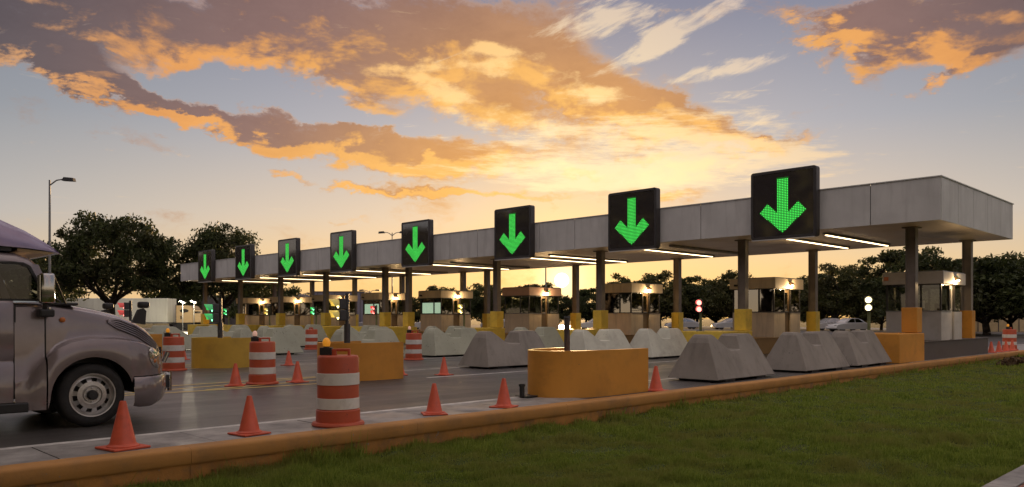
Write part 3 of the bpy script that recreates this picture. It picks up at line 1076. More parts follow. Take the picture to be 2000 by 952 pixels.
def signal(loc, colour, label, top, head_z, s=1.0, rz=0.0, dark=True, group='lane signals on the island noses', cat='signal'):
    """two-lens signal head facing -x on a pole"""
    t = thing('traffic_signal', label, cat, loc, rz, group)
    pm_ = M_DARK_POLE if dark else pm('green_pole', (.16, .18, .08), .5, var=.15)
    pr = .055 * s if dark else .04
    p = MB().tube((0, 0, 0), (0, 0, top * .55), pr * 1.25, pr * 1.25, 12).tube((0, 0, top * .55), (0, 0, top), pr * .8, pr * .8, 12)
    p.build('pole', pm_, t, smooth=40)
    MB().box(-.14, .14, -.14, .14, -.005, .02).build('base_plate', M_GREY_STEEL, t)
    r = .105 * s
    hs = MB()
    for q in (-1, 1):
        hs.box(-.20 * s, -.04 * s, .02 - 1.15 * r, .02 + 1.15 * r, head_z + q * 1.2 * r - 1.15 * r, head_z + q * 1.2 * r + 1.15 * r, bev=.02 * s)
    hs.box(-.06, .06, -.02, .02, head_z - 1.9 * r, head_z - 1.6 * r)
    hs.box(-.06, .06, -.02, .02, head_z + 1.6 * r, head_z + 1.9 * r)
    hs.build('housing', M_DARK_POLE, t)
    for q in (-1, 1):
        zc = head_z + q * 1.2 * r
        M = Matrix.Translation((-.202 * s, .02, zc)) @ Matrix.Rotation(R(-90), 4, 'Y')
        MB().lathe([(.92 * r, 0), (.75 * r, .012), (.001, .028)], 18, M).build('lens', SIGM[colour][0], t, smooth=60)
        vis = MB()
        n = 12
        v, f = [], []
        for d, rr in ((0, 1.0), (.20 * s, 1.04)):
            for i in range(n + 1):
                a = R(-25 + 230 * i / n)
                v.append((-.202 * s - d * (1 - .35 * (1 - math.sin(max(0, a)))), .02 + rr * r * math.cos(a), zc + rr * r * math.sin(a)))
        f = [(i, i + 1, n + 2 + i, n + 1 + i) for i in range(n)]
        vis.add(v, f)
        vis.build('visor', SIGM[colour][1], t, smooth=60)
    return t


cols = ['white', 'red', 'red', 'amber', 'red', 'green', 'amber', 'green']
whr = ['pale yellow signal on the orange island nose at right', 'red signal on the second island from the kerb', 'red signal on the third island, below the sun', 'amber signal in front of the booth with the pale blind',
       'red signal on the fifth island from the kerb', 'small green signal in front of the distant booths', 'small amber signal between the distant booths', 'smallest green signal, in front of the dark wall at left']
off = [1.0, 1.0, .6, .75, 1.0, 1.2, .9, .8]
for k in (0, 1, 3, 4, 5, 6, 7):
    signal((NOSE_A + .18, ISL[k] + off[k], .932), cols[k], whr[k], 1.24, .95, .98, rz=R(22) if k < 2 else R(6), dark=False)

# ------------------------------------------------------------------ concrete blocks with a notched top
def block_mesh(seed, mat):
    r = random.Random(seed)
    L, H = 2.72, 1.05
    j = lambda s=.012: r.uniform(-s, s)
    pr = [(0.0, .06), (.10, .36), (.26 + j(), .86), (.31, .97), (.36, 1.03), (.42, H), (.50, H), (.58 + j(), 1.02), (.98 + j(), .72), (1.06, .685), (1.44, .675), (1.53, .70), (1.63 + j(), 1.0), (1.69, H), (2.28 + j(), H), (2.36, 1.02), (2.42, .95), (2.46, .86), (L - .10, .36), (L, .06)]
    mb = MB()

    def hw(z):
        return .66 - (z - .06) * .47
    n = len(pr)
    v = [(x, -hw(z), z) for x, z in pr] + [(x, hw(z), z) for x, z in pr]
    f = [tuple(range(n)), tuple(range(n, 2 * n))[::-1]] + [(i, n + i, n + (i + 1) % n, (i + 1) % n) for i in range(n)]
    mb.add(v, f)
    me = mb.mesh('body', mat)
    bm = bmesh.new()
    bm.from_mesh(me)
    bmesh.ops.recalc_face_normals(bm, faces=bm.faces[:])
    es = [e for e in bm.edges if len(e.link_faces) == 2 and e.calc_face_angle(0) > .5 and any(len(q.verts) > 6 for q in e.link_faces)]
    bmesh.ops.bevel(bm, geom=es, offset=.014, segments=1, affect='EDGES', profile=.6)
    bmesh.ops.triangulate(bm, faces=[q for q in bm.faces if len(q.verts) > 4])
    bm.to_mesh(me)
    bm.free()
    return me


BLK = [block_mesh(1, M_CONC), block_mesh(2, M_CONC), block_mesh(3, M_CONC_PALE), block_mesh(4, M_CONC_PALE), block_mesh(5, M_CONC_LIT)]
FOOT = MB().box(-.22, .22, -.60, .60, 0, .062).mesh('foot', M_BLACK)
rows = {0: (9.68, [(15.4, 0), (19.75, 1), (23.05, 0)]), 1: (16.62, [(15.05, 0), (19.3, 4), (22.9, 4)]), 2: (22.9, [(14.35, 2), (18.3, 3), (22.9, 2)]), 3: (28.6, [(13.6, 3), (18.3, 2), (22.9, 3)]), 4: (35.3, [(13.6, 2), (18.0, 3), (22.6, 2)]), 5: (41.6, [(14.0, 3), (18.3, 2), (22.9, 3)])}
rowname = ['first row beside the kerb', 'second row from the kerb', 'third row from the kerb', 'fourth row from the kerb', 'fifth row, behind the left planter', 'sixth row, half hidden by the truck']
posname = ['front', 'middle', 'rear']
for k, (bc, lst) in rows.items():
    for i, (a0, mi) in enumerate(lst):
        t = thing('concrete_block', 'notched grey concrete block, %s one of the %s' % (posname[i], rowname[k]), 'barrier', (a0, bc + rnd.uniform(-.03, .03), 0), R(rnd.uniform(-1.2, 1.2)), 'notched concrete barrier blocks')
        link('body', BLK[mi], t)
        link('foot', FOOT, t, (.62, 0, 0))
        link('foot', FOOT, t, (2.1, 0, 0))

# ------------------------------------------------------------------ curved planters
def planter(a_c, b0, r, nose, near_end, far_end, h, label, mat=M_ORANGE):
    t = thing('planter', label, 'planter', (a_c, b0 + r, 0), group='curved ochre planters')
    th = .09

    def loop(rr):
        pts = [(near_end - a_c, -rr)]
        for i in range(41):
            q = R(270 - 180 * i / 40)
            pts.append(((nose + rr - r) * math.cos(q), rr * math.sin(q)))
        pts.append((far_end - a_c, rr))
        return pts
    o, i_ = loop(r), loop(r - th)
    n = len(o)
    v = [(x, y, 0) for x, y in o] + [(x, y, h) for x, y in o] + [(x, y, 0) for x, y in i_] + [(x, y, h) for x, y in i_]
    f = []
    for k in range(n - 1):
        f += [(k, k + 1, n + k + 1, n + k), (2 * n + k, 3 * n + k, 3 * n + k + 1, 2 * n + k + 1), (n + k, n + k + 1, 3 * n + k + 1, 3 * n + k)]
    f += [(0, n, 3 * n, 2 * n), (n - 1, 3 * n - 1, 4 * n - 1, 2 * n - 1)]
    MB().add(v, f).build('wall', mat, t, smooth=35)
    fill = [(x * .998, y * .998) for x, y in loop(r - th - .004)]
    MB().prism(fill, .005, .42, 'z').build('gravel_fill', pm('gravel', (.12, .105, .09), .95, var=.5, scale=14, bump=.8, bscale=30), t)
    return t


planter(11.55, 8.98, .72, 1.25, 12.72, 11.9, .84, 'large ochre curved planter beside the kerb in the centre')
planter(10.72, 15.0, .78, 1.08, 11.38, 11.2, .86, 'ochre curved planter behind the nearest striped drum')
planter(10.58, 21.6, .80, 1.05, 11.12, 11.0, .86, 'yellow curved planter at left, with green signal', pm('planter_yellow', (.62, .38, .05), .62, var=.08, scale=1.1, dirt=(.25, .15, .04), dirt_amt=.35, dirt_scale=1.8))
planter(10.5, 28.7, .80, 1.0, 11.1, 11.0, .86, 'ochre curved planter hidden behind the truck')
signal((10.35, 15.8, .422), 'amber', 'amber two lens signal in the planter behind the striped drum', 1.58, 1.20, 1.05, rz=R(-16), group='signals standing in planters')
signal((10.33, 22.4, .422), 'green', 'green two lens signal in the left planter', 1.58, 1.15, 1.1, rz=R(-16), group='signals standing in planters')
signal((10.3, 29.5, .422), 'red', 'red two lens signal seen over the truck bonnet', 1.62, 1.30, 1.05, rz=R(-16), group='signals standing in planters')
t = thing('steel_post', 'dark bare post standing in the centre planter', 'post', (11.15, 9.7, .422))
MB().tube((0, 0, 0), (0, 0, 1.0), .055, .055, 14).build('pole', M_DARK_POLE, t, smooth=40)
MB().tube((0, 0, 1.002), (0, 0, 1.04), .065, .05, 14).build('cap', M_BLACK, t)
# small drain spout beside the centre planter
t = thing('drain_pipe', 'short black pipe stub beside the centre planter', 'pipe', (10.05, 9.80, .012))
MB().lathe([(.045, 0), (.045, .2), (.06, .2), (.06, .24), (.045, .24), (.035, .05), (.001, .05)], 14).build('pipe', M_BLACK, t, smooth=40)
MB().box(-.02, .34, -.15, .15, .012, .03).build('plate', M_BLACK, t)

# ------------------------------------------------------------------ drums and cones
def ring(rz):
    return MB().lathe(rz, 32)


def make_drum(loc, label, beacon='amber', rz=0.0):
    t = thing('traffic_drum', label, 'drum', loc, rz, 'orange and white striped drums')
    H = .915
    ring([(.001, .001), (.34, .001), (.345, .02), (.33, .045), (.29, .055)]).build('base', M_DRUM, t, smooth=40)
    ring([(.285, .045), (.29, .05), (.285, .20), (.27, .215)]).build('body', M_DRUM, t, smooth=40)
    body = ring([(.267, .21), (.272, .215), (.268, .915 - .03), (.26, .905), (.25, H), (.001, H + .004)]).build('body', M_DRUM, t, smooth=40)
    for (z0, z1) in ((.22, .365), (.535, .69)):
        ring([(.268, z0), (.277, z0 + .004), (.2755, z1 - .004), (.268, z1)]).build('band', M_BAND, t, smooth=40)
    hd = MB()
    hd.box(-.03, .03, -.02, .16, H + .055, H + .09, bev=.01)
    hd.box(-.03, .03, .13, .16, H + .0, H + .07, bev=.005)
    hd.box(-.03, .03, -.10, -.02, H + .0, H + .085, bev=.005)
    hd.build('handle', M_DRUM, t)
    if beacon:
        lt = MB().box(-.055, .055, -.235, -.075, H + .006, H + .105, bev=.008).build('beacon_box', M_BLACK, t)
        M = Matrix.Translation((0, -.155, H + .17))
        MB().tube((0, -.155, H + .105), (0, -.155, H + .125), .04, .04, 12).build('beacon_collar', M_BLACK, lt)
        gm = glow('beacon_amber', (.90, .36, .03), .22) if beacon == 'amber' else glow('beacon_pale', (.90, .55, .42), .18)  # beacons are unlit; faint glow stands for daylight through their plastic
        prof = [(.001, -.075)] + [(.052 * math.cos(q), .07 * math.sin(q) - .005) for q in [R(-65 + 12.5 * i) for i in range(12)]] + [(.001, .066)]
        MB().lathe(prof, 18, M).build('beacon_lens', gm, lt, smooth=70)
    return t


a, b = at(661, 836)
make_drum((5.77, 9.02, .014), 'large striped drum with amber beacon standing by the kerb', rz=R(-135))
make_drum((8.3, 15.95, 0), 'striped drum with pale beacon right of the left planter', 'pale', R(-120))
make_drum((8.72, 21.75, 0), 'striped drum with amber beacon in front of the truck bumper', rz=R(-130))
make_drum((16.75, 21.5, 0), 'striped drum between the concrete blocks behind the middle planter', 'pale', R(-150))
make_drum((19.0, 31.9, 0), 'smallest striped drum, far off between pale blocks', None)
make_drum((40.6, 9.25, .014), 'striped drum at the far right edge beside small cones', rz=R(-100))


def cone_parts():
    H = .465
    base = MB()
    base.box(-.185, .185, -.185, .185, 0, .022, bev=.008)
    b = base.mesh('base', M_CONE)
    body = MB().lathe([(.150, .022), (.150, .030), (.128, .045), (.120, .055), (.030, H - .008), (.026, H), (.012, H), (.014, .05)], 24).mesh('body', M_CONE, 35)
    return b, body


CB_, CBODY = cone_parts()
cones = [((240, 878), 'nearest and largest orange cone, in front of the truck wheel', 1.10), ((487, 850), 'orange cone on the apron between truck and nearest drum', 1.0), ((848, 811), 'orange cone on the apron right of the nearest drum', .97), ((984, 797), 'orange cone on the apron just left of the centre planter', .98),
         ((1281, 764), 'orange cone behind the right end of the centre planter', 1.05), ((867, 733), 'orange cone alone on the asphalt in front of the blocks', .96), ((781, 733), 'orange cone half hidden behind the middle planter', 1.0), ((460, 754), 'orange cone just left of the drum with pale beacon', 1.02),
         ((581, 747), 'orange cone just right of the drum with pale beacon', 1.0), ((564, 714), 'small orange cone on the road near the far pale block', .95), ((358, 703), 'small orange cone between truck and left planter', .95),
         ((1936, 690), 'leftmost of four small cones at the far right', .98), ((1951, 689), 'second of four small cones at the far right', .98), ((1965, 688), 'third of four small cones at the far right', .98), ((1977, 687), 'rightmost of four small cones, touching the far drum', .98)]
for (x, y), lab, s in cones:
    a, b = at(x, y)
    if b < 8.93:
        b = 8.95
        a = b * (F + x - 1000) / (F - x + 1000)
    on = .013 if (b < 9.88 and a < 10.7) or (a > 26.8 and b < 10.9) else 0.0
    t = thing('traffic_cone', lab, 'cone', (a, b, on), R(rnd.uniform(0, 90)), 'orange traffic cones')
    t.scale = (s, s, s)
    link('base', CB_, t)
    link('body', CBODY, t)

# ------------------------------------------------------------------ the truck at the left edge
def car_paint(name, col, flake):
    m = bpy.data.materials.new(name)
    m.use_nodes = True
    T = NT(m.node_tree)
    bs = m.node_tree.nodes['Principled BSDF']
    pos = T.node('ShaderNodeNewGeometry').outputs['Position']
    c = T.mix(T.mr(T.noise(pos, 2.2, 5, .6), .3, .7), tuple(x * .9 for x in col), tuple(x * 1.08 for x in col))
    # road dust low on the body
    z = T.node('ShaderNodeSeparateXYZ')
    T.l.new(pos, z.inputs[0])
    dust = T.m('MULTIPLY', T.mr(z.outputs[2], .35, .95, 1, 0), T.mr(T.noise(pos, 7, 5, .7), .35, .7))
    c = T.mix(T.m('MULTIPLY', dust, .45), c, (.20, .17, .14))
    T.put(bs.inputs['Base Color'], c)
    bs.inputs['Metallic'].default_value = flake
    T.put(bs.inputs['Roughness'], T.mr(T.noise(pos, 3.0, 4), .3, .7, .22, .27))
    bs.inputs['Coat Weight'].default_value = 1.0
    bs.inputs['Coat Roughness'].default_value = .06
    return m


M_TRUCK = car_paint('truck_paint', (.25, .205, .212), .28)
M_FAIRING = car_paint('fairing_paint', (.29, .225, .36), .15)
TB = 12.3
truck = thing('semi_truck', 'mauve grey truck with long bonnet entering at the left edge', 'truck', (3.44, TB, 0))


def tp(mb, name, mat, parent=None, smooth=None):
    o = mb.build(name, mat, parent or truck, smooth=smooth)
    if parent is None:
        o.location = (-3.44, 0, 0)
    return o


def ip(x, xs, ys):
    return float(np.interp(x, xs, ys))


WX, WZ, WR = 3.44, .415, .413
AR = .50


def section(x):
    """half profile of the bonnet and wings at station x: list of (y, z) from the lower edge over to the centre line"""
    if x < 2.93:
        zb = .27 if x > 2.70 else ip(x, [2.55, 2.70], [.38, .27])
    elif x <= 3.93:
        d = AR * AR - (x - WX) ** 2
        zb = WZ + math.sqrt(max(0, d)) if d > 0 else WZ - .05
    else:
        zb = .635
    ys = ip(x, [2.5, 2.66, 2.80, 3.0, 3.9, 4.05, 4.2, 4.32, 4.42, 4.50, 4.55], [1.075, 1.085, 1.13, 1.15, 1.15, 1.12, 1.05, .95, .82, .66, .52])
    zf = ip(x, [2.5, 2.70, 2.80, 2.92, 3.03, 3.2, 3.42, 3.7, 3.9, 4.1, 4.3, 4.45, 4.55], [.60, .66, .80, .95, 1.06, 1.14, 1.175, 1.165, 1.14, 1.09, 1.0, .92, .88])
    yh = ip(x, [2.5, 2.95, 3.05, 3.4, 3.8, 4.1, 4.3, 4.45, 4.55], [1.075, 1.06, 1.03, .94, .84, .75, .66, .56, .46])
    zh = ip(x, [2.5, 2.9, 3.0, 3.3, 3.6, 3.9, 4.15, 4.32, 4.44, 4.52, 4.55], [1.60, 1.61, 1.605, 1.565, 1.515, 1.445, 1.35, 1.25, 1.14, 1.02, .95])
    zs = max(zb + .015, zf - .10)
    y4 = max(ys - .09, yh + .012)
    P = [(ys, zb), (ys + .012, (zb + zs) / 2), (ys, zs), (max(ys - .025, y4), zf - .025), (y4, zf), (yh + .010, zf + .012), (yh, zf + .035), (yh - .004, zf + .35 * (zh - zf)), (yh - .012, zf + .70 * (zh - zf)), (yh - .035, zh - .045), (yh - .09, zh - .012), (yh - .20, zh + .012), (yh * .45, zh + .045), (0, zh + .058)]
    return P


def loft(xs, fn, mat, name, smooth=30, lo=0, close_end=True):
    v, f = [], []
    n = None
    for x in xs:
        P = fn(x)
        ring_ = [(x, -y, z) for y, z in P] + [(x, y, z) for y, z in P[::-1][1:]]
        n = len(ring_)
        v += ring_
    for i in range(len(xs) - 1):
        for j in range(n - 1):
            f.append((i * n + j, i * n + j + 1, (i + 1) * n + j + 1, (i + 1) * n + j))
    if close_end:
        f.append(tuple(range((len(xs) - 1) * n, len(xs) * n)))
    return tp(MB().add(v, f), name, mat, smooth=smooth)


xs = [2.93, 2.9301, 2.945, 2.96, 2.985, 3.02, 3.06, 3.11, 3.18, 3.26, 3.35, 3.44, 3.53, 3.62, 3.70, 3.77, 3.82, 3.86, 3.895, 3.92, 3.9399, 3.94, 4.0, 4.08, 4.16, 4.24, 4.30, 4.36, 4.41, 4.45, 4.49, 4.52, 4.55]
loft([2.908] + xs[1:], section, M_TRUCK, 'bonnet', smooth=24)
tp(MB().box(2.885, 2.92, -1.045, 1.045, .45, 1.585), 'seam_panel', M_BLACK)
tp(MB().box(2.535, 2.575, -1.055, 1.055, .42, 1.585), 'seam_panel', M_BLACK)
# rear part of the wing, behind the seam, and the door
loft([2.56, 2.63, 2.70, 2.74, 2.78, 2.82, 2.86, 2.890], section, M_TRUCK, 'wing', smooth=40, close_end=False)


def door_side(side):
    mb = MB()
    y = side * 1.075
    prof_ = [(1.068, .38), (1.075, .50), (1.075, .86), (1.060, .88), (1.060, .905), (1.078, .93), (1.082, 1.30), (1.072, 1.36), (1.072, 1.60), (1.05, 1.635)]
    v, f = [], []
    for x in (1.25, 1.26, 2.54, 2.55):
        k = .006 if x in (1.25, 2.55) else 0
        v += [(x, side * (py - k), pz) for py, pz in prof_]
    n = len(prof_)
    for i in range(3):
        for j in range(n - 1):
            f.append((i * n + j, i * n + j + 1, (i + 1) * n + j + 1, (i + 1) * n + j))
    d = tp(mb.add(v, f), 'door', M_TRUCK, smooth=35)
    MB().box(1.36, 1.52, y + side * .008, y + side * .03, 1.46, 1.50, bev=.006).build('handle', M_BLACK, d)
    return d


door_side(-1)
door_side(1)
# cab shell behind the doors (sleeper), floor, bulkhead
sh = MB()
sh.box(-.9, 1.235, -1.075, 1.075, .38, 2.24, bev=.06)
tp(sh, 'sleeper', M_TRUCK, smooth=30)
tp(MB().box(1.24, 2.9, -1.03, 1.03, .42, .50), 'floor', M_BLACK)
tp(MB().box(-.9, 2.55, -1.0, 1.0, .30, .378), 'chassis', M_BLACK)
tp(MB().box(2.52, 2.90, -1.0, 1.0, 1.0, 1.60, bev=.03), 'dashboard', M_BLACK)
# running board
tp(MB().box(1.0, 2.70, -1.13, -.92, .255, .375, bev=.015), 'running_board', M_BLACK)
tp(MB().box(1.0, 2.70, .92, 1.13, .255, .375, bev=.015), 'running_board', M_BLACK)
# roof and pillars
rf = MB()
v, f = [], []
st = [(1.20, 2.24, 1.04), (2.2, 2.25, 1.03), (2.58, 2.235, 1.02), (2.72, 2.20, 1.005), (2.80, 2.145, .99), (2.835, 2.10, .98)]
for (x, zt, hw_) in st:
    P = [(hw_ + .022, zt - .115), (hw_ + .015, zt - .075), (hw_ - .02, zt - .03), (hw_ - .09, zt - .005), (0, zt + .02)]
    v += [(x, -y, z) for y, z in P] + [(x, y, z) for y, z in P[::-1][1:]]
n = 9
for i in range(len(st) - 1):
    for j in range(n - 1):
        f.append((i * n + j, i * n + j + 1, (i + 1) * n + j + 1, (i + 1) * n + j))
v2 = [(x, y, z - .03) for x, y, z in v]
o = len(v)
rf.add(v, f)
rf.add(v2, f)
tp(rf, 'roof', M_TRUCK, smooth=40)
for side in (-1, 1):
    pl = MB()
    prof_a = [((2.835, 1.0, 2.10), (2.70, 1.02, 2.10)), ((2.93, 1.03, 1.86), (2.83, 1.04, 1.86)), ((3.02, 1.05, 1.62), (2.92, 1.06, 1.62))]
    for i in range(2):
        (a0, b0_), (a1, b1_) = prof_a[i], prof_a[i + 1]
        q = [Vector((p[0], side * p[1], p[2])) for p in (a0, b0_, b1_, a1)]
        inn = [Vector((p.x - .01, p.y - side * .05, p.z)) for p in q]
        pl.add([tuple(p) for p in q + inn], [(0, 1, 2, 3), (7, 6, 5, 4), (0, 4, 5, 1), (1, 5, 6, 2), (2, 6, 7, 3), (3, 7, 4, 0)])
    tp(pl, 'pillar', M_TRUCK, smooth=30)
    pb = MB()
    pb.box(1.24, 1.36, side * 1.045 - .02, side * 1.045 + .02, 1.62, 2.14)
    tp(pb, 'pillar', M_TRUCK)
    # window seal and pane
    oy = side * 1.052
    pts = [(1.37, 1.635), (2.915, 1.635), (2.885, 1.74), (2.80, 1.95), (2.735, 2.075), (2.66, 2.115), (1.37, 2.125)]
    cx, cz = 2.1, 1.87
    inn = [(cx + (x - cx) * .955, cz + (z - cz) * .89) for x, z in pts]
    n = len(pts)
    sl = MB()
    sl.add([(x, oy - .012 * side * 0, z) for x, z in pts] + [(x, oy, z) for x, z in inn] + [(x, oy - side * .035, z) for x, z in pts] + [(x, oy - side * .035, z) for x, z in inn],
           [(k, (k + 1) % n, n + (k + 1) % n, n + k) for k in range(n)] + [(2 * n + k, 3 * n + k, 3 * n + (k + 1) % n, 2 * n + (k + 1) % n) for k in range(n)] + [(n + k, n + (k + 1) % n, 3 * n + (k + 1) % n, 3 * n + k) for k in range(n)])
    wn = tp(sl, 'window', M_BLACK)
    MB().prism([(cx + (x - cx) * .957, cz + (z - cz) * .895) for x, z in pts], oy - side * .026, oy - side * .020, 'y').build('pane', M_GLASS_TRUCK, wn)
# windscreen
ws = MB()
v, f = [], []
for j in range(9):
    t_ = -1 + 2 * j / 8
    bow = .16 * (1 - t_ * t_)
    v += [(2.835 + bow * .8, t_ * .985, 2.10), (3.015 + bow * 1.3, t_ * 1.04, 1.615)]
f = [(2 * j, 2 * j + 1, 2 * j + 3, 2 * j + 2) for j in range(8)]
ws.add(v, f)
tp(ws, 'windscreen', M_GLASS_TRUCK, smooth=60)
cw = MB()
cw.box(2.90, 3.30, -1.0, 1.0, 1.585, 1.62, bev=.01)
tp(cw, 'cowl', M_BLACK)
tp(MB().tube((3.16, -.75, 1.63), (3.06, -.30, 1.80), .010), 'wiper', M_BLACK)
tp(MB().tube((3.20, .05, 1.66), (3.10, .55, 1.82), .010), 'wiper', M_BLACK)
# seat and steering wheel
se = MB()
se.box(1.45, 1.95, -.80, -.25, .95, 1.15, bev=.05)
se.box(1.38, 1.52, -.80, -.25, 1.16, 1.95, bev=.05)
se.box(1.45, 1.95, .25, .80, .95, 1.15, bev=.05)
se.box(1.38, 1.52, .25, .80, 1.16, 1.95, bev=.05)
tp(se, 'seats', pm('seat_cloth', (.05, .045, .045), .9))
M = Matrix.Translation((2.48, .45, 1.66)) @ Matrix.Rotation(R(-62), 4, 'Y')
sw = MB()
for i in range(20):
    a0, a1 = 2 * math.pi * i / 20, 2 * math.pi * (i + 1) / 20
    sw.tube((.21 * math.cos(a0), .21 * math.sin(a0), 0), (.21 * math.cos(a1), .21 * math.sin(a1), 0), .016, None, 6, True, M)
sw.tube((-.2, 0, 0), (.2, 0, 0), .014, None, 6, True, M)
sw.tube((0, 0, 0), (0, 0, -.3), .025, None, 6, True, M)
tp(sw, 'steering_wheel', M_BLACK)
# roof fairing: tall at the back, running out to a visor over the windscreen
fa = MB()
stf = [(1.1, 2.30, 3.02, 1.0), (2.0, 2.305, 2.84, 1.0), (2.42, 2.31, 2.69, .985), (2.72, 2.30, 2.55, .96), (2.92, 2.285, 2.42, .92), (3.06, 2.268, 2.325, .87), (3.125, 2.258, 2.272, .82)]
v, f = [], []
for (x, z0_, z1_, hw_) in stf:
    h_ = z1_ - z0_
    P = [(hw_ + .02, z0_), (hw_ + .02, z0_ + .25 * h_), (hw_ - .03, z0_ + .62 * h_), (hw_ - .12 * min(1, h_ * 3), z0_ + .90 * h_), (hw_ - .28 * min(1, h_ * 3), z1_), (0, z1_ + .03)]
    v += [(x, -y, z) for y, z in P] + [(x, y, z) for y, z in P[::-1][1:]]
n = 11
for i in range(len(stf) - 1):
    for j in range(n - 1):
        f.append((i * n + j, i * n + j + 1, (i + 1) * n + j + 1, (i + 1) * n + j))
    f.append((i * n, (i + 1) * n, (i + 1) * n + n - 1, i * n + n - 1))
f.append(tuple(range(n))[::-1])
f.append(tuple(range((len(stf) - 1) * n, len(stf) * n)))
tp(fa.add(v, f), 'roof_fairing', M_FAIRING, smooth=40)
tp(MB().box(1.3, 2.55, -.96, .96, 2.255, 2.312), 'fairing_mount', M_BLACK)
un = MB()
un.prism([(2.62, 2.262), (2.98, 2.235), (3.04, 2.262), (2.62, 2.298)], -.93, .93, 'y')
tp(un, 'visor_bracket', M_BRASS)
tp(MB().tube((2.36, -.9, 2.72), (2.36, -.9, 2.98), .008), 'aerial', M_BLACK)
# mirrors
for side in (-1, 1):
    mi = MB()
    y = side * 1.22
    mi.box(2.79, 2.955, y - .075, y + .075, 1.60, 1.985, bev=.035)
    m_ = tp(mi, 'mirror', M_CHROME, smooth=40)
    MB().box(2.782, 2.789, y - .06, y + .06, 1.63, 1.955).build('mirror_glass', M_CHROME, m_)
    br = MB()
    br.tube((2.86, y, 1.62), (2.86, y - side * .04, 1.50), .028, .03, 8)
    br.box(2.79, 2.96, side * 1.08, side * 1.08 + side * .17, 1.435, 1.535, bev=.02) if side > 0 else br.box(2.79, 2.96, -1.25, -1.08, 1.435, 1.535, bev=.02)
    br.tube((2.95, y, 1.96), (3.14, side * 1.04, 1.60), .011, .011, 6)
    br.build('mirror_arm', M_BLACK, m_)
    hm = MB()
    hm.prism([(4.05, 1.36), (4.22, 1.33), (4.235, 1.52), (4.20, 1.56), (4.13, 1.54)], side * .74 - .05, side * .74 + .02, 'y')
    h_ = tp(hm, 'bonnet_mirror', M_BLACK)
    MB().box(4.14, 4.29, side * .72 - .06, side * .72 + .05, 1.562, 1.655, bev=.03).build('mirror_head', M_BLACK, h_, smooth=40)
# bonnet vents: long louvred intake on each side
for side in (-1, 1):
    vent = MB()
    pts_t = []
    for i in range(15):
        x = 3.70 + (4.50 - 3.70) * i / 14
        zf_, zh_ = ip(x, [3.7, 3.9, 4.1, 4.3, 4.45, 4.55], [1.165, 1.14, 1.09, 1.0, .92, .88]), ip(x, [3.6, 3.9, 4.15, 4.32, 4.44, 4.52], [1.515, 1.445, 1.35, 1.25, 1.14, 1.02])
        yh_ = ip(x, [3.4, 3.8, 4.1, 4.3, 4.45, 4.55], [.94, .84, .75, .66, .56, .46])
        t_ = i / 14
        zc = zf_ + (.66 - .24 * t_) * (zh_ - zf_)
        hh = .074 * min(1, 4.2 * t_ + .30) * (1 - .35 * max(0, t_ - .75) * 4)
        pts_t.append((x, yh_, zc, hh))
    v, f = [], []
    for (x, y, zc, hh) in pts_t:
        v += [(x, side * (y + .010), zc - hh), (x, side * (y - .003), zc + hh)]
    f = [(2 * i, 2 * i + 2, 2 * i + 3, 2 * i + 1) for i in range(14)]
    vo = tp(vent.add(v, f), 'vent', M_BLACK)
    for k in range(5):
        sl = MB()
        for i in range(14):
            (x0, y0, z0_, h0), (x1, y1, z1_, h1) = pts_t[i], pts_t[i + 1]
            q = -.80 + k * .40
            sl.tube((x0, side * (y0 + .008), z0_ + q * h0), (x1, side * (y1 + .008), z1_ + q * h1), .008, None, 5)
        sl.build('louvre', M_TRUCK, vo)
# headlight, side lamp
for side in (-1, 1):
    # lens lies in the surface of the wing
    v, f = [], []
    N = 18
    M_LENS = pm('headlight_lens', (.55, .52, .48), .08, metal=.75, var=.3, scale=16)
    cxs, czs = 4.275, .865
    ringp = []
    for (rr, outy) in ((1.0, -.004), (.93, .014), (.6, .024), (.001, .028)):
        for i in range(N):
            t_ = 2 * math.pi * i / N
            dx, dz = .125 * rr * math.cos(t_), .150 * rr * math.sin(t_)
            x_, z_ = cxs + dx * .80 - dz * .38, czs + dz + dx * .1
            y_ = ip(x_, [4.05, 4.2, 4.32, 4.42, 4.50], [1.12, 1.05, .95, .82, .66])
            # wings turn in above the shoulder
            top = ip(x_, [4.1, 4.3, 4.45], [1.09, 1.0, .92]) - .05
            if z_ > top:
                y_ -= (z_ - top) * .9
            v.append((x_, side * (y_ + .006 + outy), z_))
    for r_ in range(3):
        for i in range(N):
            f.append((r_ * N + i, r_ * N + (i + 1) % N, (r_ + 1) * N + (i + 1) % N, (r_ + 1) * N + i))
    hl = tp(MB().add(v, f), 'headlight', M_LENS, smooth=60)
    yb = ip(4.27, [4.05, 4.2, 4.32, 4.42], [1.12, 1.05, .95, .82])
    MB().lathe([(.035, 0), (.02, .02), (.001, .026)], 12, Matrix.Translation((4.25, side * (yb + .035), .83)) @ Matrix.Rotation(R(90) * (1 if side < 0 else -1), 4, 'X')).build('turn_lamp', pm('amber_plastic', (.55, .16, .03), .3), hl)
    MB().lathe([(.034, 0), (.034, .012), (.02, .02), (.001, .022)], 14, Matrix.Translation((3.105 - 3.44, side * 1.016, 1.40)) @ Matrix.Rotation(R(90) * (1 if side < 0 else -1), 4, 'X')).build('marker_lamp', pm('amber_plastic', (.55, .16, .03), .3), truck)
# bumper
def bumper_sec(x):
    ys = ip(x, [3.93, 4.1, 4.25, 4.38, 4.48, 4.56, 4.60], [1.16, 1.15, 1.08, .97, .82, .66, .55])
    z0_ = ip(x, [3.93, 4.0, 4.2, 4.45, 4.6], [.24, .215, .215, .30, .36])
    return [(ys - .05, z0_), (ys - .008, z0_ + .05), (ys + .006, .45), (ys, .60), (ys - .02, .622), (ys - .09, .628), (0, .628)]


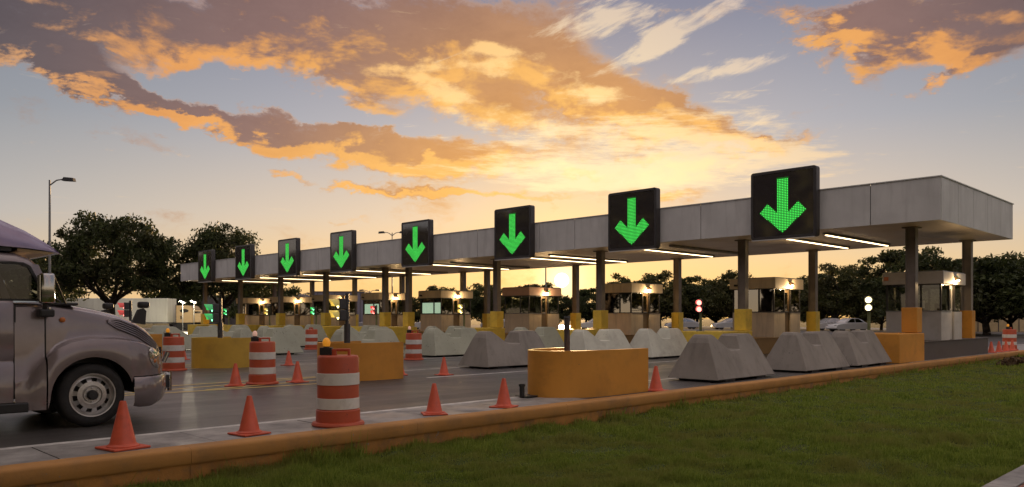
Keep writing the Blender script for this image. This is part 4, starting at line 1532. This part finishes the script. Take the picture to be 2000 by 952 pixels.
loft([3.945, 3.955, 4.02, 4.10, 4.18, 4.26, 4.33, 4.39, 4.44, 4.49, 4.54, 4.58, 4.60], bumper_sec, M_TRUCK, 'bumper', smooth=40)
# front: grille, guard
gr = tp(MB().box(4.545, 4.575, -.44, .44, .66, 1.0), 'grille', M_BLACK)
for k in range(6):
    MB().box(4.578, 4.592, -.42, .42, .69 + k * .05, .71 + k * .05).build('grille_bar', M_CHROME, gr)
for side in (-1, 1):
    gd = MB()
    gd.box(4.585, 4.66, side * .52 - .05, side * .52 + .05, .40, .63, bev=.02)
    gd.tube((4.66, side * .52, .64), (4.66, side * .52, .36), .032, .032, 10)
    gd.tube((4.60, side * .46, .78), (4.66, side * .46, .92), .03, .035, 10)
    tp(gd, 'guard', M_CHROME if side < 0 else M_CHROME, smooth=40)
    tp(MB().box(4.47, 4.62, side * .60 - .03, side * .60 + .06, .42, .60, bev=.01), 'tow_bracket', M_BLACK)


# wheels
def wheel(x, y, side):
    M = Matrix.Translation((x - 3.44, y, WZ)) @ Matrix.Rotation(R(90) * (1 if side < 0 else -1), 4, 'X')
    ty = MB().lathe([(.265, -.15), (.28, .0), (.285, .015), (.33, .03), (.375, .022), (.400, -.005), (WR, -.035), (WR, -.22), (.39, -.25), (.28, -.26), (.265, -.15)], 56, M).build('wheel', M_RUBBER, truck, smooth=40)
    rim = MB().lathe([(.268, -.05), (.286, .012), (.283, .022), (.268, .02), (.258, -.02), (.248, -.05)], 48, M).build('rim', M_STEEL, ty, smooth=40)
    # disc with ten hand holes
    d = MB()
    n = 10
    zi, zo = -.010, -.050
    for k in range(n):
        for (a0, a1, full) in ((k, k + .52, False), (k + .52, k + 1, True)):
            t0, t1 = 2 * math.pi * a0 / n, 2 * math.pi * a1 / n
            for s_ in range(3):
                u0, u1 = t0 + (t1 - t0) * s_ / 3, t0 + (t1 - t0) * (s_ + 1) / 3
                rs = [(.248, zo, .225, zo + .006), (.178, zi, .125, zi + .004)] + ([(.225, zo + .006, .178, zi)] if full else [])
                for (r0, z0_, r1, z1_) in rs:
                    d.add([(r0 * math.cos(u0), r0 * math.sin(u0), z0_), (r0 * math.cos(u1), r0 * math.sin(u1), z0_), (r1 * math.cos(u1), r1 * math.sin(u1), z1_), (r1 * math.cos(u0), r1 * math.sin(u0), z1_)], [(0, 1, 2, 3)], M)
    d.build('wheel_disc', M_STEEL, ty, smooth=30)
    MB().lathe([(.001, -.10), (.26, -.10), (.262, -.06)], 32, M).build('brake_drum', M_BLACK, ty)
    MB().lathe([(.125, -.008), (.12, -.028), (.10, -.030), (.098, -.012), (.001, -.012)], 32, M).build('hub_plate', M_STEEL, ty, smooth=40)
    MB().lathe([(.066, -.012), (.064, .035), (.052, .048), (.001, .05)], 20, M).build('hub_cap', M_BLACK, ty, smooth=40)
    for k in range(8):
        q = 2 * math.pi * k / 8
        MB().lathe([(.011, 0), (.011, .022), (.001, .024)], 6, M @ Matrix.Translation((.090 * math.cos(q), .090 * math.sin(q), -.014))).build('nut', M_STEEL, ty)
    return ty


for side in (-1, 1):
    wheel(WX, side * 1.085, side)
    # inside of the wheel house
    wl = MB()
    for i in range(12):
        a0, a1 = math.pi * i / 12, math.pi * (i + 1) / 12
        wl.add([(WX + .52 * math.cos(a0), side * 1.12, WZ + .52 * math.sin(a0)), (WX + .52 * math.cos(a1), side * 1.12, WZ + .52 * math.sin(a1)), (WX + .52 * math.cos(a1), side * .70, WZ + .52 * math.sin(a1)), (WX + .52 * math.cos(a0), side * .70, WZ + .52 * math.sin(a0))], [(0, 1, 2, 3)])
    wl.add([(WX + .52 * math.cos(math.pi * i / 12), side * .70, WZ + .52 * math.sin(math.pi * i / 12)) for i in range(13)], [tuple(range(13))])
    tp(wl, 'wheel_house', M_BLACK)
tp(MB().box(3.36, 3.52, -.9, .9, WZ - .06, WZ + .06), 'axle', M_BLACK)
for side in (-1, 1):
    wheel(.2, side * 1.05, side)
# door seam, cowl latch
for side in (-1, 1):
    tp(MB().box(2.93, 2.96, side * 1.075 - .012, side * 1.075 + .012, 1.49, 1.56, bev=.004), 'latch', M_CHROME)

# ------------------------------------------------------------------ trees
M_BARK = pm('bark', (.045, .034, .026), .9, var=.3, scale=4, bump=.6, bscale=12)
M_LEAF = leafy('leaf_dark', (.030, .042, .014), (.070, .088, .026), (.052, .056, .022), .22, .30)
M_LEAF2 = leafy('leaf_olive', (.042, .050, .016), (.095, .098, .030), (.070, .064, .022), .30, .30)


def tree_data(seed, H, Rr, cb, tr, nclus, nleaf, ls, leafmat, fork=.30, rc=.17, flat=1.0):
    """returns (trunk mesh, crown mesh): limbs grow from a low fork to leaf clumps spread through an uneven dome"""
    r = np.random.default_rng(seed)
    lob = r.normal(size=(7, 3))
    lob /= np.linalg.norm(lob, axis=1)[:, None]
    amp = r.uniform(-.18, .24, 7)
    cz = cb + (H - cb) * .42
    C = []
    while len(C) < nclus:
        d = r.normal(size=3)
        d /= np.linalg.norm(d)
        if d[2] < -.55:
            continue
        m = 1 + (amp * np.clip(lob @ d, 0, 1) ** 3).sum()
        rad = r.uniform(.30, 1.0) ** .55 * m
        z = cz + d[2] * rad * ((H - cz) if d[2] > 0 else (cz - cb)) * .95
        C.append((d[0] * rad * Rr * .90, d[1] * rad * Rr * .90 * flat, z))
    C = np.array(C)
    # limbs
    nl = 7
    ang = r.uniform(0, 2 * np.pi) + np.arange(nl) * 2 * np.pi / nl + r.uniform(-.3, .3, nl)
    fk = np.array([0, 0, cb + (H - cb) * fork * .3])
    tips = np.stack([np.cos(ang) * Rr * .48, np.sin(ang) * Rr * .48 * flat, cz + r.uniform(-.12, .22, nl) * (H - cb)], -1)
    tips[0] = (r.uniform(-.1, .1) * Rr, r.uniform(-.1, .1) * Rr, cz + .25 * (H - cb))
    tb = MB()
    w = [(0, 0, -.3), (tr * .3, tr * .1, fk[2] * .5), tuple(fk)]
    tb.path(w, [tr * 1.25, tr, tr * .85], 9)
    joints = []
    for i in range(nl):
        mid = fk * .5 + tips[i] * .5 + r.normal(size=3) * Rr * .05
        mid[2] -= .02 * H
        pts = [fk, fk * .72 + mid * .28 + r.normal(size=3) * .02 * Rr, mid, mid * .5 + tips[i] * .5 + r.normal(size=3) * .03 * Rr, tips[i]]
        rs = [tr * .55, tr * .46, tr * .34, tr * .22, tr * .12]
        tb.path([tuple(p) for p in pts], rs, 6)
        joints += [(pts[k], rs[k]) for k in (1, 2, 3, 4)]
    J = np.array([j[0] for j in joints])
    for c in C:
        d = np.linalg.norm(J - c, axis=1) + np.clip(J[:, 2] - c[2], 0, None) * 1.5
        k = int(np.argmin(d))
        p0 = J[k]
        mid = (p0 + c) / 2 + r.normal(size=3) * .04 * Rr
        rr = min(joints[k][1] * .6, tr * .16)
        tb.path([tuple(p0), tuple(mid), tuple(c)], [rr, rr * .6, rr * .22], 4)
        for q in range(2):
            e = c + np.clip(r.normal(size=3), -1, .8) * Rr * rc * .6
            tb.tube(tuple(mid * .4 + c * .6), tuple(e), rr * .35, rr * .1, 3, False)
    trunk = tb.mesh('trunk', M_BARK)
    trunk.polygons.foreach_set('use_smooth', [True] * len(trunk.polygons))
    # leaves
    per = nleaf // nclus
    cc = np.repeat(C, per, axis=0)
    n = len(cc)
    sz = np.repeat(r.uniform(.75, 1.35, nclus), per)
    off = r.normal(size=(n, 3))
    off /= np.linalg.norm(off, axis=1)[:, None]
    off *= (r.random(n) ** .45)[:, None] * (Rr * rc * sz)[:, None]
    off[:, 2] *= .62
    P = cc + off
    a = r.normal(size=(n, 3))
    a /= np.linalg.norm(a, axis=1)[:, None]
    b = np.cross(a, r.normal(size=(n, 3)))
    b /= np.linalg.norm(b, axis=1)[:, None]
    s = ls * r.uniform(.6, 1.3, n)[:, None]
    Q = np.stack([P - a * s, P + b * s * .45, P + a * s, P - b * s * .45], 1)
    crown = tri_mesh('crown', Q, leafmat)
    return trunk, crown


BIG1 = tree_data(11, 10.6, 6.5, 2.2, .42, 190, 30000, .17, M_LEAF, .25, .15)
BIG2 = tree_data(14, 11.4, 6.0, 2.0, .40, 190, 30000, .17, M_LEAF, .35, .17)
VAR = [tree_data(21, 8.0, 4.3, .5, .24, 90, 11000, .20, M_LEAF2, .5, .21), tree_data(22, 8.0, 3.4, .4, .22, 85, 11000, .20, M_LEAF2, .6, .23), tree_data(23, 8.0, 5.0, .6, .26, 100, 13000, .20, M_LEAF, .4, .20),
       tree_data(24, 8.0, 3.0, .3, .20, 80, 10000, .19, M_LEAF, .7, .25)]
NEAR = tree_data(31, 10.0, 5.2, 2.6, .36, 95, 11000, .20, M_LEAF, .4, .16)


def tree(data, x, Z, top, label, name='tree', group=None, rz=0.0, sx=1.0, base=-.5):
    a, b = atz(x, Z)
    H = hz(top, Z) - base
    zmax = max(v.co.z for v in data[1].vertices) if data[1].name not in TOPS else TOPS[data[1].name]
    TOPS[data[1].name] = zmax
    s = H / zmax
    t = thing(name, label, 'tree', (a, b, base), rz, group)
    t.scale = (s * sx, s * sx, s)
    link('trunk', data[0], t)
    link('crown', data[1], t)
    return t


TOPS = {}
tree(BIG1, 216, 74, 415, 'broad dark domed tree behind the white trailer', 'oak_tree', rz=.6, sx=.93)
tree(BIG2, 434, 80, 431, 'tall dark tree behind the left end of the canopy', 'oak_tree', rz=2.0, sx=.86)
tree(VAR[2], 335, 104, 548, 'low dark tree filling the gap between the two big oaks', rz=1.0)
tree(VAR[2], 520, 96, 540, 'low dark spreading tree behind the leftmost booths', rz=2.2)
tree(VAR[2], 30, 92, 480, 'dark tree seen through the truck windows', rz=.4)
rnd2 = random.Random(8)
# the tree line beyond the plaza, left to right: x, distance, crown top row, variant
lineup = [(615, 150, 572, 2, 'small round tree rising over the distant hip roof'), (818, 118, 577, 0, 'low tree just left of the fifth booth'), (850, 128, 556, 3, 'slim tree peeking over the fifth booth'), (905, 120, 558, 2, 'round tree right of the fifth booth'),
          (942, 122, 552, 0, 'bushy tree between the two middle posts'), (985, 126, 562, 1, 'tree just left of the pink roofed booth'), (1030, 132, 553, 3, 'pale sunlit tree above the pink roofed booth'), (1062, 130, 551, 0, 'tree directly left of the sun'),
          (1122, 128, 574, 2, 'low tree directly below the sun'), (1145, 132, 560, 3, 'narrow tree right of the sun'), (1205, 120, 540, 1, 'tree crown above the third booth'), (1242, 124, 556, 2, 'tree behind the right side of the third booth'),
          (1288, 116, 537, 0, 'tall leafy tree right of the third booth'), (1332, 122, 546, 3, 'tree behind the back post of the second island'), (1362, 124, 545, 1, 'tree behind the red signal'), (1398, 118, 560, 2, 'low tree right of the red signal'),
          (1430, 112, 536, 0, 'tree just left of the second booth'), (1478, 116, 552, 2, 'tree behind the second booth roof'), (1545, 110, 560, 1, 'tree at the right edge of the second booth'), (1592, 104, 540, 3, 'tree behind the right back post'),
          (1632, 96, 521, 0, 'rounded tree above the white car'), (1684, 100, 548, 2, 'bushy tree behind the pale yellow signal'), (1722, 92, 560, 1, 'low tree left of the grey booth')]
for (x, Z, top, vi, lab) in lineup:
    tree(VAR[vi], x, Z, top - (9 if x > 1180 else 0), lab, rz=rnd2.uniform(0, 6.28), sx=rnd2.uniform(.95, 1.2), group='trees beyond the plaza')
tree(NEAR, 1775, 66, 481, 'large leaved tree rising behind the grey booth', 'maple_tree', rz=1.2)
for (x, Z, top, vi, lab) in [(1838, 78, 505, 2, 'dark tree between the two right posts'), (1880, 70, 500, 3, 'dark tree behind the right back post sleeve'), (1925, 66, 492, 2, 'broad black tree right of the canopy end'), (1972, 70, 498, 0, 'dark tree above the far drum'), (2030, 68, 488, 2, 'tree cut off by the right frame edge'), (2090, 72, 480, 0, 'tree outside the right frame edge')]:
    tree(VAR[vi], x, Z, top, lab, rz=rnd2.uniform(0, 6.28), sx=rnd2.uniform(1.0, 1.2), group='trees at the right edge')
# trees left of the camera's view that booth glass and signs mirror; nearer ones raised to darken faces towards -x
NTH = 'first second third fourth fifth sixth seventh eighth ninth tenth eleventh twelfth thirteenth fourteenth fifteenth sixteenth seventeenth eighteenth'.split()
mirr = []
for i, b in enumerate(range(-22, 150, 10)):
    mirr.append((-14 - (i % 2) * 6, b, float(np.interp(b, [0, 54, 66, 76, 88, 100, 108, 120, 130, 140], [2.7, 2.6, 1.4, 1.5, 1.95, 1.6, 1.35, 1.5, 1.8, 2.1])) + .10 * (i % 3), (2, 0, 2, 1)[i % 4]))
for i, (a, b, s, vi) in enumerate(mirr):
    t = thing('tree', 'tall tree beyond the left frame edge, %s from the camera' % NTH[i], 'tree', (a, b, -.5), i * 1.1, 'mirrored and shading trees left of the view')
    t.scale = (s, s, s)
    link('trunk', VAR[vi][0], t)
    link('crown', VAR[vi][1], t)

for i, (a, s, vi) in enumerate([(56, 1.5, 2), (67, 1.6, 0), (77, 1.5, 2), (87, 1.7, 0), (97, 1.6, 2), (108, 1.7, 0), (120, 1.8, 2), (134, 1.7, 0)]):
    t = thing('tree', 'tree beyond the right frame edge behind the lawn, %s from the left' % NTH[i], 'tree', (a, -24, -.6), i * .9, 'mirrored trees right of the view')
    t.scale = (s, s, s)
    link('trunk', VAR[vi][0], t)
    link('crown', VAR[vi][1], t)

# ------------------------------------------------------------------ lamp posts
def lamp_post(x, Z, top, label, arms=(1,), r=.10, yaw=None):
    a, b = atz(x, Z)
    H = hz(top, Z)
    t = thing('lamp_post', label, 'lamp post', (a, b, -.3 if Z > 85 else 0), R(-45) if yaw is None else yaw, 'tall lamp posts')
    MB().tube((0, 0, 0), (0, 0, H), r, r * .6, 10).build('pole', M_GREY_STEEL, t, smooth=40)
    for s in arms:
        arm = MB().path([(0, 0, H - .35), (s * .45, 0, H - .02), (s * .9, 0, H + .06)], [r * .5, r * .45, r * .4], 8).build('arm', M_GREY_STEEL, t)
        MB().prism([(s * .85, H - .05), (s * 1.65, H - .10), (s * 1.60, H + .12), (s * 1.0, H + .17)], -.17, .17, 'y').build('lamp_head', M_DARK_POLE, arm)
    return t


lamp_post(97, 52, 352, 'tall single lamp post rising behind the truck roof', (1,), .10)
lamp_post(766, 95, 450, 'double headed lamp post above the canopy roof', (-1, 1), .10)
lamp_post(722, 125, 564, 'small double lamp post beyond the sixth booth', (-1, 1), .10)
lamp_post(588, 130, 570, 'small double lamp post over the distant hip roof', (-1, 1), .09)
lamp_post(1066, 85, 478, 'thin lamp post just left of the sun', (1,), .10)
lamp_post(766, 100, 520, 'thin pole seen under the canopy near the sixth booth', (), .09)
lamp_post(573, 105, 540, 'thin pole seen under the canopy near the leftmost posts', (), .07)

# ------------------------------------------------------------------ far buildings, trailer, parked cars
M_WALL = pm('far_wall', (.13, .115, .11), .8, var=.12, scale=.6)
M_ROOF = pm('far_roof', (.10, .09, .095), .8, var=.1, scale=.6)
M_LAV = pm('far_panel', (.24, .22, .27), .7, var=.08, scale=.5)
FACE = R(-45)          # local x runs to the right of the picture


def far_building(x0, x1, Z, top, label, mat, depth=12, hip=0.0, parts=6):
    a, b = atz((x0 + x1) / 2, Z)
    w = (x1 - x0) / F * Z
    H = hz(top, Z) + .6
    t = thing('building', label, 'building', (a, b, -.6), FACE)
    MB().box(-w / 2, w / 2, 0, depth, 0, H - hip).build('wall', mat, t)
    for i in range(parts):
        xx = -w / 2 + w * (i + .5) / parts
        MB().box(xx - .035, xx + .035, -.05, -.002, .2, H - hip - .1).build('rib', M_ROOF, t)
    if hip:
        e = .6
        q = min(w, depth) * .45
        v = [(-w / 2 - e, -e, H - hip), (w / 2 + e, -e, H - hip), (w / 2 + e, depth + e, H - hip), (-w / 2 - e, depth + e, H - hip), (-w / 2 + q, depth / 2, H), (w / 2 - q, depth / 2, H)]
        MB().add(v, [(0, 1, 5, 4), (1, 2, 5), (2, 3, 4, 5), (3, 0, 4), (3, 2, 1, 0)]).build('roof', M_ROOF, t)
    else:
        MB().box(-w / 2 - .1, w / 2 + .1, -.1, depth + .1, H + .002, H + .15).build('roof', M_ROOF, t)
    return t


far_building(330, 480, 112, 579, 'long dark warehouse wall behind the trailer', M_WALL, 14, 0, 8)
far_building(500, 625, 128, 572, 'low building with dark hip roof behind the left booths', M_WALL, 16, 2.0, 5)
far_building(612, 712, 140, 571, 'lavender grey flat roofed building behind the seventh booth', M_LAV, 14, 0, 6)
wallr = far_building(1840, 2120, 84, 612, 'low cream wall behind the dark trees at right', pm('cream_wall', (.62, .47, .26), .7, var=.08), .4, 0, 14)

# white trailer with a tan tractor, broadside on
M_TRAILER = pm('trailer_white', (.78, .78, .70), .5, var=.05, scale=.5, dirt=(.5, .48, .42), dirt_amt=.4, dirt_scale=.6, streak=True)
M_TAN = pm('tan_cab', (.50, .36, .20), .5, var=.06)
Zt = 92.0
a, b = atz(228, Zt)
sm = thing('articulated_truck', 'long white trailer with tan sleeper cab parked at left', 'truck', (a, b, 0), FACE)
k = Zt / F


def lx(px):
    return (px - 228) * k


tz0, tz1 = .95, hz(583, Zt)
MB().box(lx(128), lx(327), 0, 2.5, tz0, tz1, bev=.03).build('trailer_box', M_TRAILER, sm)
for i in range(16):
    xx = lx(128) + (lx(327) - lx(128)) * (i + .5) / 16
    MB().box(xx - .03, xx + .03, -.02, -.002, tz0 + .12, tz1 - .12).build('trailer_rib', M_TRAILER, sm)
MB().box(lx(128), lx(327), -.03, 2.53, tz0 - .14, tz0 - .002).build('side_rail', M_GREY_STEEL, sm)
whl = MB().lathe([(.001, -.13), (.28, -.12), (.30, -.14), (.50, -.13), (.52, -.08), (.52, .12), (.001, .13)], 24, Matrix.Rotation(R(90), 4, 'X')).mesh('wheel', M_RUBBER, 40)
for px in (150, 170, 352, 368, 415):
    for yy in (.2, 2.3):
        link('wheel', whl, sm, (lx(px), yy, .52))
MB().box(lx(330), lx(425), .6, 1.9, .65, .90).build('chassis', M_BLACK, sm)
tt = hz(597, Zt)
cab = MB().prism([(lx(344), .92), (lx(376), .92), (lx(376), tt - .45), (lx(372), tt - .1), (lx(366), tt), (lx(344), tt)], .05, 2.45, 'y').build('sleeper', M_TAN, sm)
MB().prism([(lx(351) + .25 * math.cos(R(q)) * 4.2 / 2 + .5, tt - .62 + .22 * math.sin(R(q))) for q in range(0, 360, 30)], .035, .048, 'y').build('sleeper_window', M_BLACK, cab)
MB().box(lx(352), lx(354.5), .035, .048, tt - 1.6, tt - 1.2).build('vent', M_BLACK, cab)
MB().box(lx(376) + .01, lx(394), .1, 2.4, .92, hz(606, Zt), bev=.08).build('cab', M_TAN, sm)
MB().box(lx(379), lx(391), .085, .098, 2.0, hz(608.5, Zt)).build('cab_window', M_GLASS_REF, sm)
MB().prism([(lx(394) + .01, .9), (lx(424), .9), (lx(425), 1.5), (lx(420), 1.85), (lx(394) + .01, 2.05)], .3, 2.2, 'y').build('bonnet', M_BLACK, sm)
MB().tube((lx(341.5), .35, .9), (lx(341.5), .35, tt + .1), .08, .08, 10).build('exhaust', M_CHROME, sm)
for (px, nm) in ((357, 'left'), (379, 'right')):
    a, b = atz(px, Zt - 5)
    H = hz(591, Zt - 5)
    t = thing('floodlight', '%s of two lit floodlights over the tan cab' % nm, 'light', (a, b, 0), FACE, 'floodlights by the trailer')
    MB().tube((0, 0, 0), (0, 0, H), .05, .04, 8).build('pole', M_GREY_STEEL, t)
    MB().prism([(-.35, H + .10), (.25, H - .12), (.30, H + .02), (-.28, H + .25)], -.2, .2, 'y').build('head', M_GREY_STEEL, t)
    MB().prism([(-.33, H + .08), (.23, H - .13), (.235, H - .125), (-.335, H + .085)], -.16, .16, 'y').build('lamp', glow('flood_lamp', (1.0, .85, .55), 2.5), t)
    ld = bpy.data.lights.new('floodlight', 'POINT')
    ld.energy = 350
    ld.color = (1.0, .88, .62)
    ld.shadow_soft_size = .2
    lo = bpy.data.objects.new('flood_light', ld)
    COL.objects.link(lo)
    lo.parent = t
    lo.location = (-.3, -.9, H - .1)


def make_car(x, Z, label, col, rz, s=1.0):
    a, b = atz(x, Z)
    t = thing('parked_car', label, 'car', (a, b, 0), rz, 'cars parked beyond the plaza')
    t.scale = (s, s, s)
    mat = pm('car_' + '_'.join('%d' % (c * 100) for c in col), col, .3, var=.03, coat=.8)
    L = 4.4
    body = MB()
    side = [(0, .35), (.05, .62), (.25, .78), (1.15, .90), (1.55, .94), (3.6, .96), (4.2, .90), (4.38, .70), (4.40, .38), (4.2, .26), (.2, .24)]
    v, f = [], []
    n = len(side)
    for y, k_ in ((-.88, .97), (-.80, 1.0), (.80, 1.0), (.88, .97)):
        kz = .93 if abs(y) > .85 else 1.0
        v += [(2.2 + (x_ - 2.2) * k_, y, .3 + (z_ - .3) * kz) for x_, z_ in side]
    for i in range(3):
        for j in range(n):
            f.append((i * n + j, i * n + (j + 1) % n, (i + 1) * n + (j + 1) % n, (i + 1) * n + j))
    f += [tuple(range(n)), tuple(range(3 * n, 4 * n))[::-1]]
    body.add(v, f).build('body', mat, t, smooth=40)
    gh = [(1.25, .93), (1.95, 1.38), (2.3, 1.44), (3.0, 1.42), (3.45, 1.28), (3.95, .95)]
    v, f = [], []
    n = len(gh)
    for y, k_ in ((-.78, 0), (-.62, 1), (.62, 1), (.78, 0)):
        v += [(x_, y if z_ < 1 else y * .86, z_ - (0 if k_ else .015)) for x_, z_ in gh]
    for i in range(3):
        for j in range(n - 1):
            f.append((i * n + j, i * n + j + 1, (i + 1) * n + j + 1, (i + 1) * n + j))
    f += [tuple(range(n)), tuple(range(3 * n, 4 * n))[::-1]]
    MB().add(v, f).build('roof', mat, t, smooth=30)
    for sgn in (-1, 1):
        for pts in ([(1.50, .97), (2.02, 1.33), (2.45, 1.37), (2.45, .97)], [(2.55, .97), (2.55, 1.37), (3.0, 1.35), (3.38, 1.22), (3.65, .98)]):
            v = [(x_, sgn * (.792 if z_ < 1 else .702), z_) for x_, z_ in pts]
            v2 = [(x_, y_ + sgn * .006, z_) for x_, y_, z_ in v]
            m_ = len(v)
            MB().add(v + v2, [tuple(range(m_)), tuple(range(m_, 2 * m_))] + [(q, (q + 1) % m_, m_ + (q + 1) % m_, m_ + q) for q in range(m_)]).build('window', M_GLASS_REF, t)
        MB().box(.06, .20, sgn * .66 - .14, sgn * .66 + .14, .60, .72, bev=.02).build('headlight', M_CHROME, t)
        MB().box(4.30, 4.40, sgn * .68 - .12, sgn * .68 + .12, .66, .80, bev=.02).build('tail_light', pm('tail_red', (.4, .02, .02), .3, var=0), t)
    MB().add([(1.32, -.70, .955), (1.32, .70, .955), (1.96, .58, 1.365), (1.96, -.58, 1.365)], [(0, 1, 2, 3)]).build('windscreen', M_GLASS_REF, t, loc=(-.012, 0, .012))
    w_ = MB().lathe([(.001, -.09), (.18, -.08), (.20, -.10), (.31, -.09), (.32, .09), (.001, .1)], 20, Matrix.Rotation(R(90), 4, 'X')).mesh('wheel', M_RUBBER, 40)
    for x_ in (.85, 3.5):
        for sgn in (-1, 1):
            link('wheel', w_, t, (x_, sgn * .78, .32))
    return t


make_car(1622, 84, 'white car parked left of the pale yellow signal', (.50, .50, .50), R(-28))
make_car(1585, 92, 'silver car partly hidden by the second booth', (.45, .45, .46), R(-32))
make_car(1392, 100, 'white car far behind the red signal', (.45, .45, .45), R(-40))
make_car(1300, 104, 'silver car far behind the third booth', (.42, .42, .43), R(-40))
make_car(690, 104, 'grey car between the sixth booth and the posts', (.30, .30, .32), R(-45))
make_car(800, 100, 'white car just left of the fifth booth', (.45, .45, .45), R(-45))
make_car(938, 108, 'grey car right of the fifth booth', (.35, .35, .36), R(-45))
make_car(1128, 100, 'pale car below the sun', (.6, .58, .55), R(-45))
make_car(1440, 92, 'dark car left of the second booth', (.08, .08, .09), R(-38))

# the far kerb and strip of grass beyond the road, a heap of mulch on the lawn
structure(MB().box(52, 120, 8.8, 9.1, -.3, .12).build('far_kerb', M_KERB))
a, b = 33.3, 7.35
r = np.random.default_rng(4)
N = 900
th, rr = r.random(N) * 6.28, np.sqrt(r.random(N))
px, py = a + rr * np.cos(th) * 2.2, b + rr * np.sin(th) * .42
pz = lawn_z(px, py) + .20 * (1 - rr ** 2) * r.random(N)
P = np.stack([px, py, pz], -1)
q0, q1 = r.normal(size=(N, 3)) * .05, r.normal(size=(N, 3)) * .05
mu = link('mulch_heap', tri_mesh('mulch_heap', np.stack([P - q0, P + q1, P + q0, P - q1], 1), pm('mulch', (.10, .065, .035), .95, var=.4, scale=8)))
mu['kind'] = 'stuff'
mu['label'] = 'brown heap of mulch on the lawn at the far right'
mu['category'] = 'mulch'
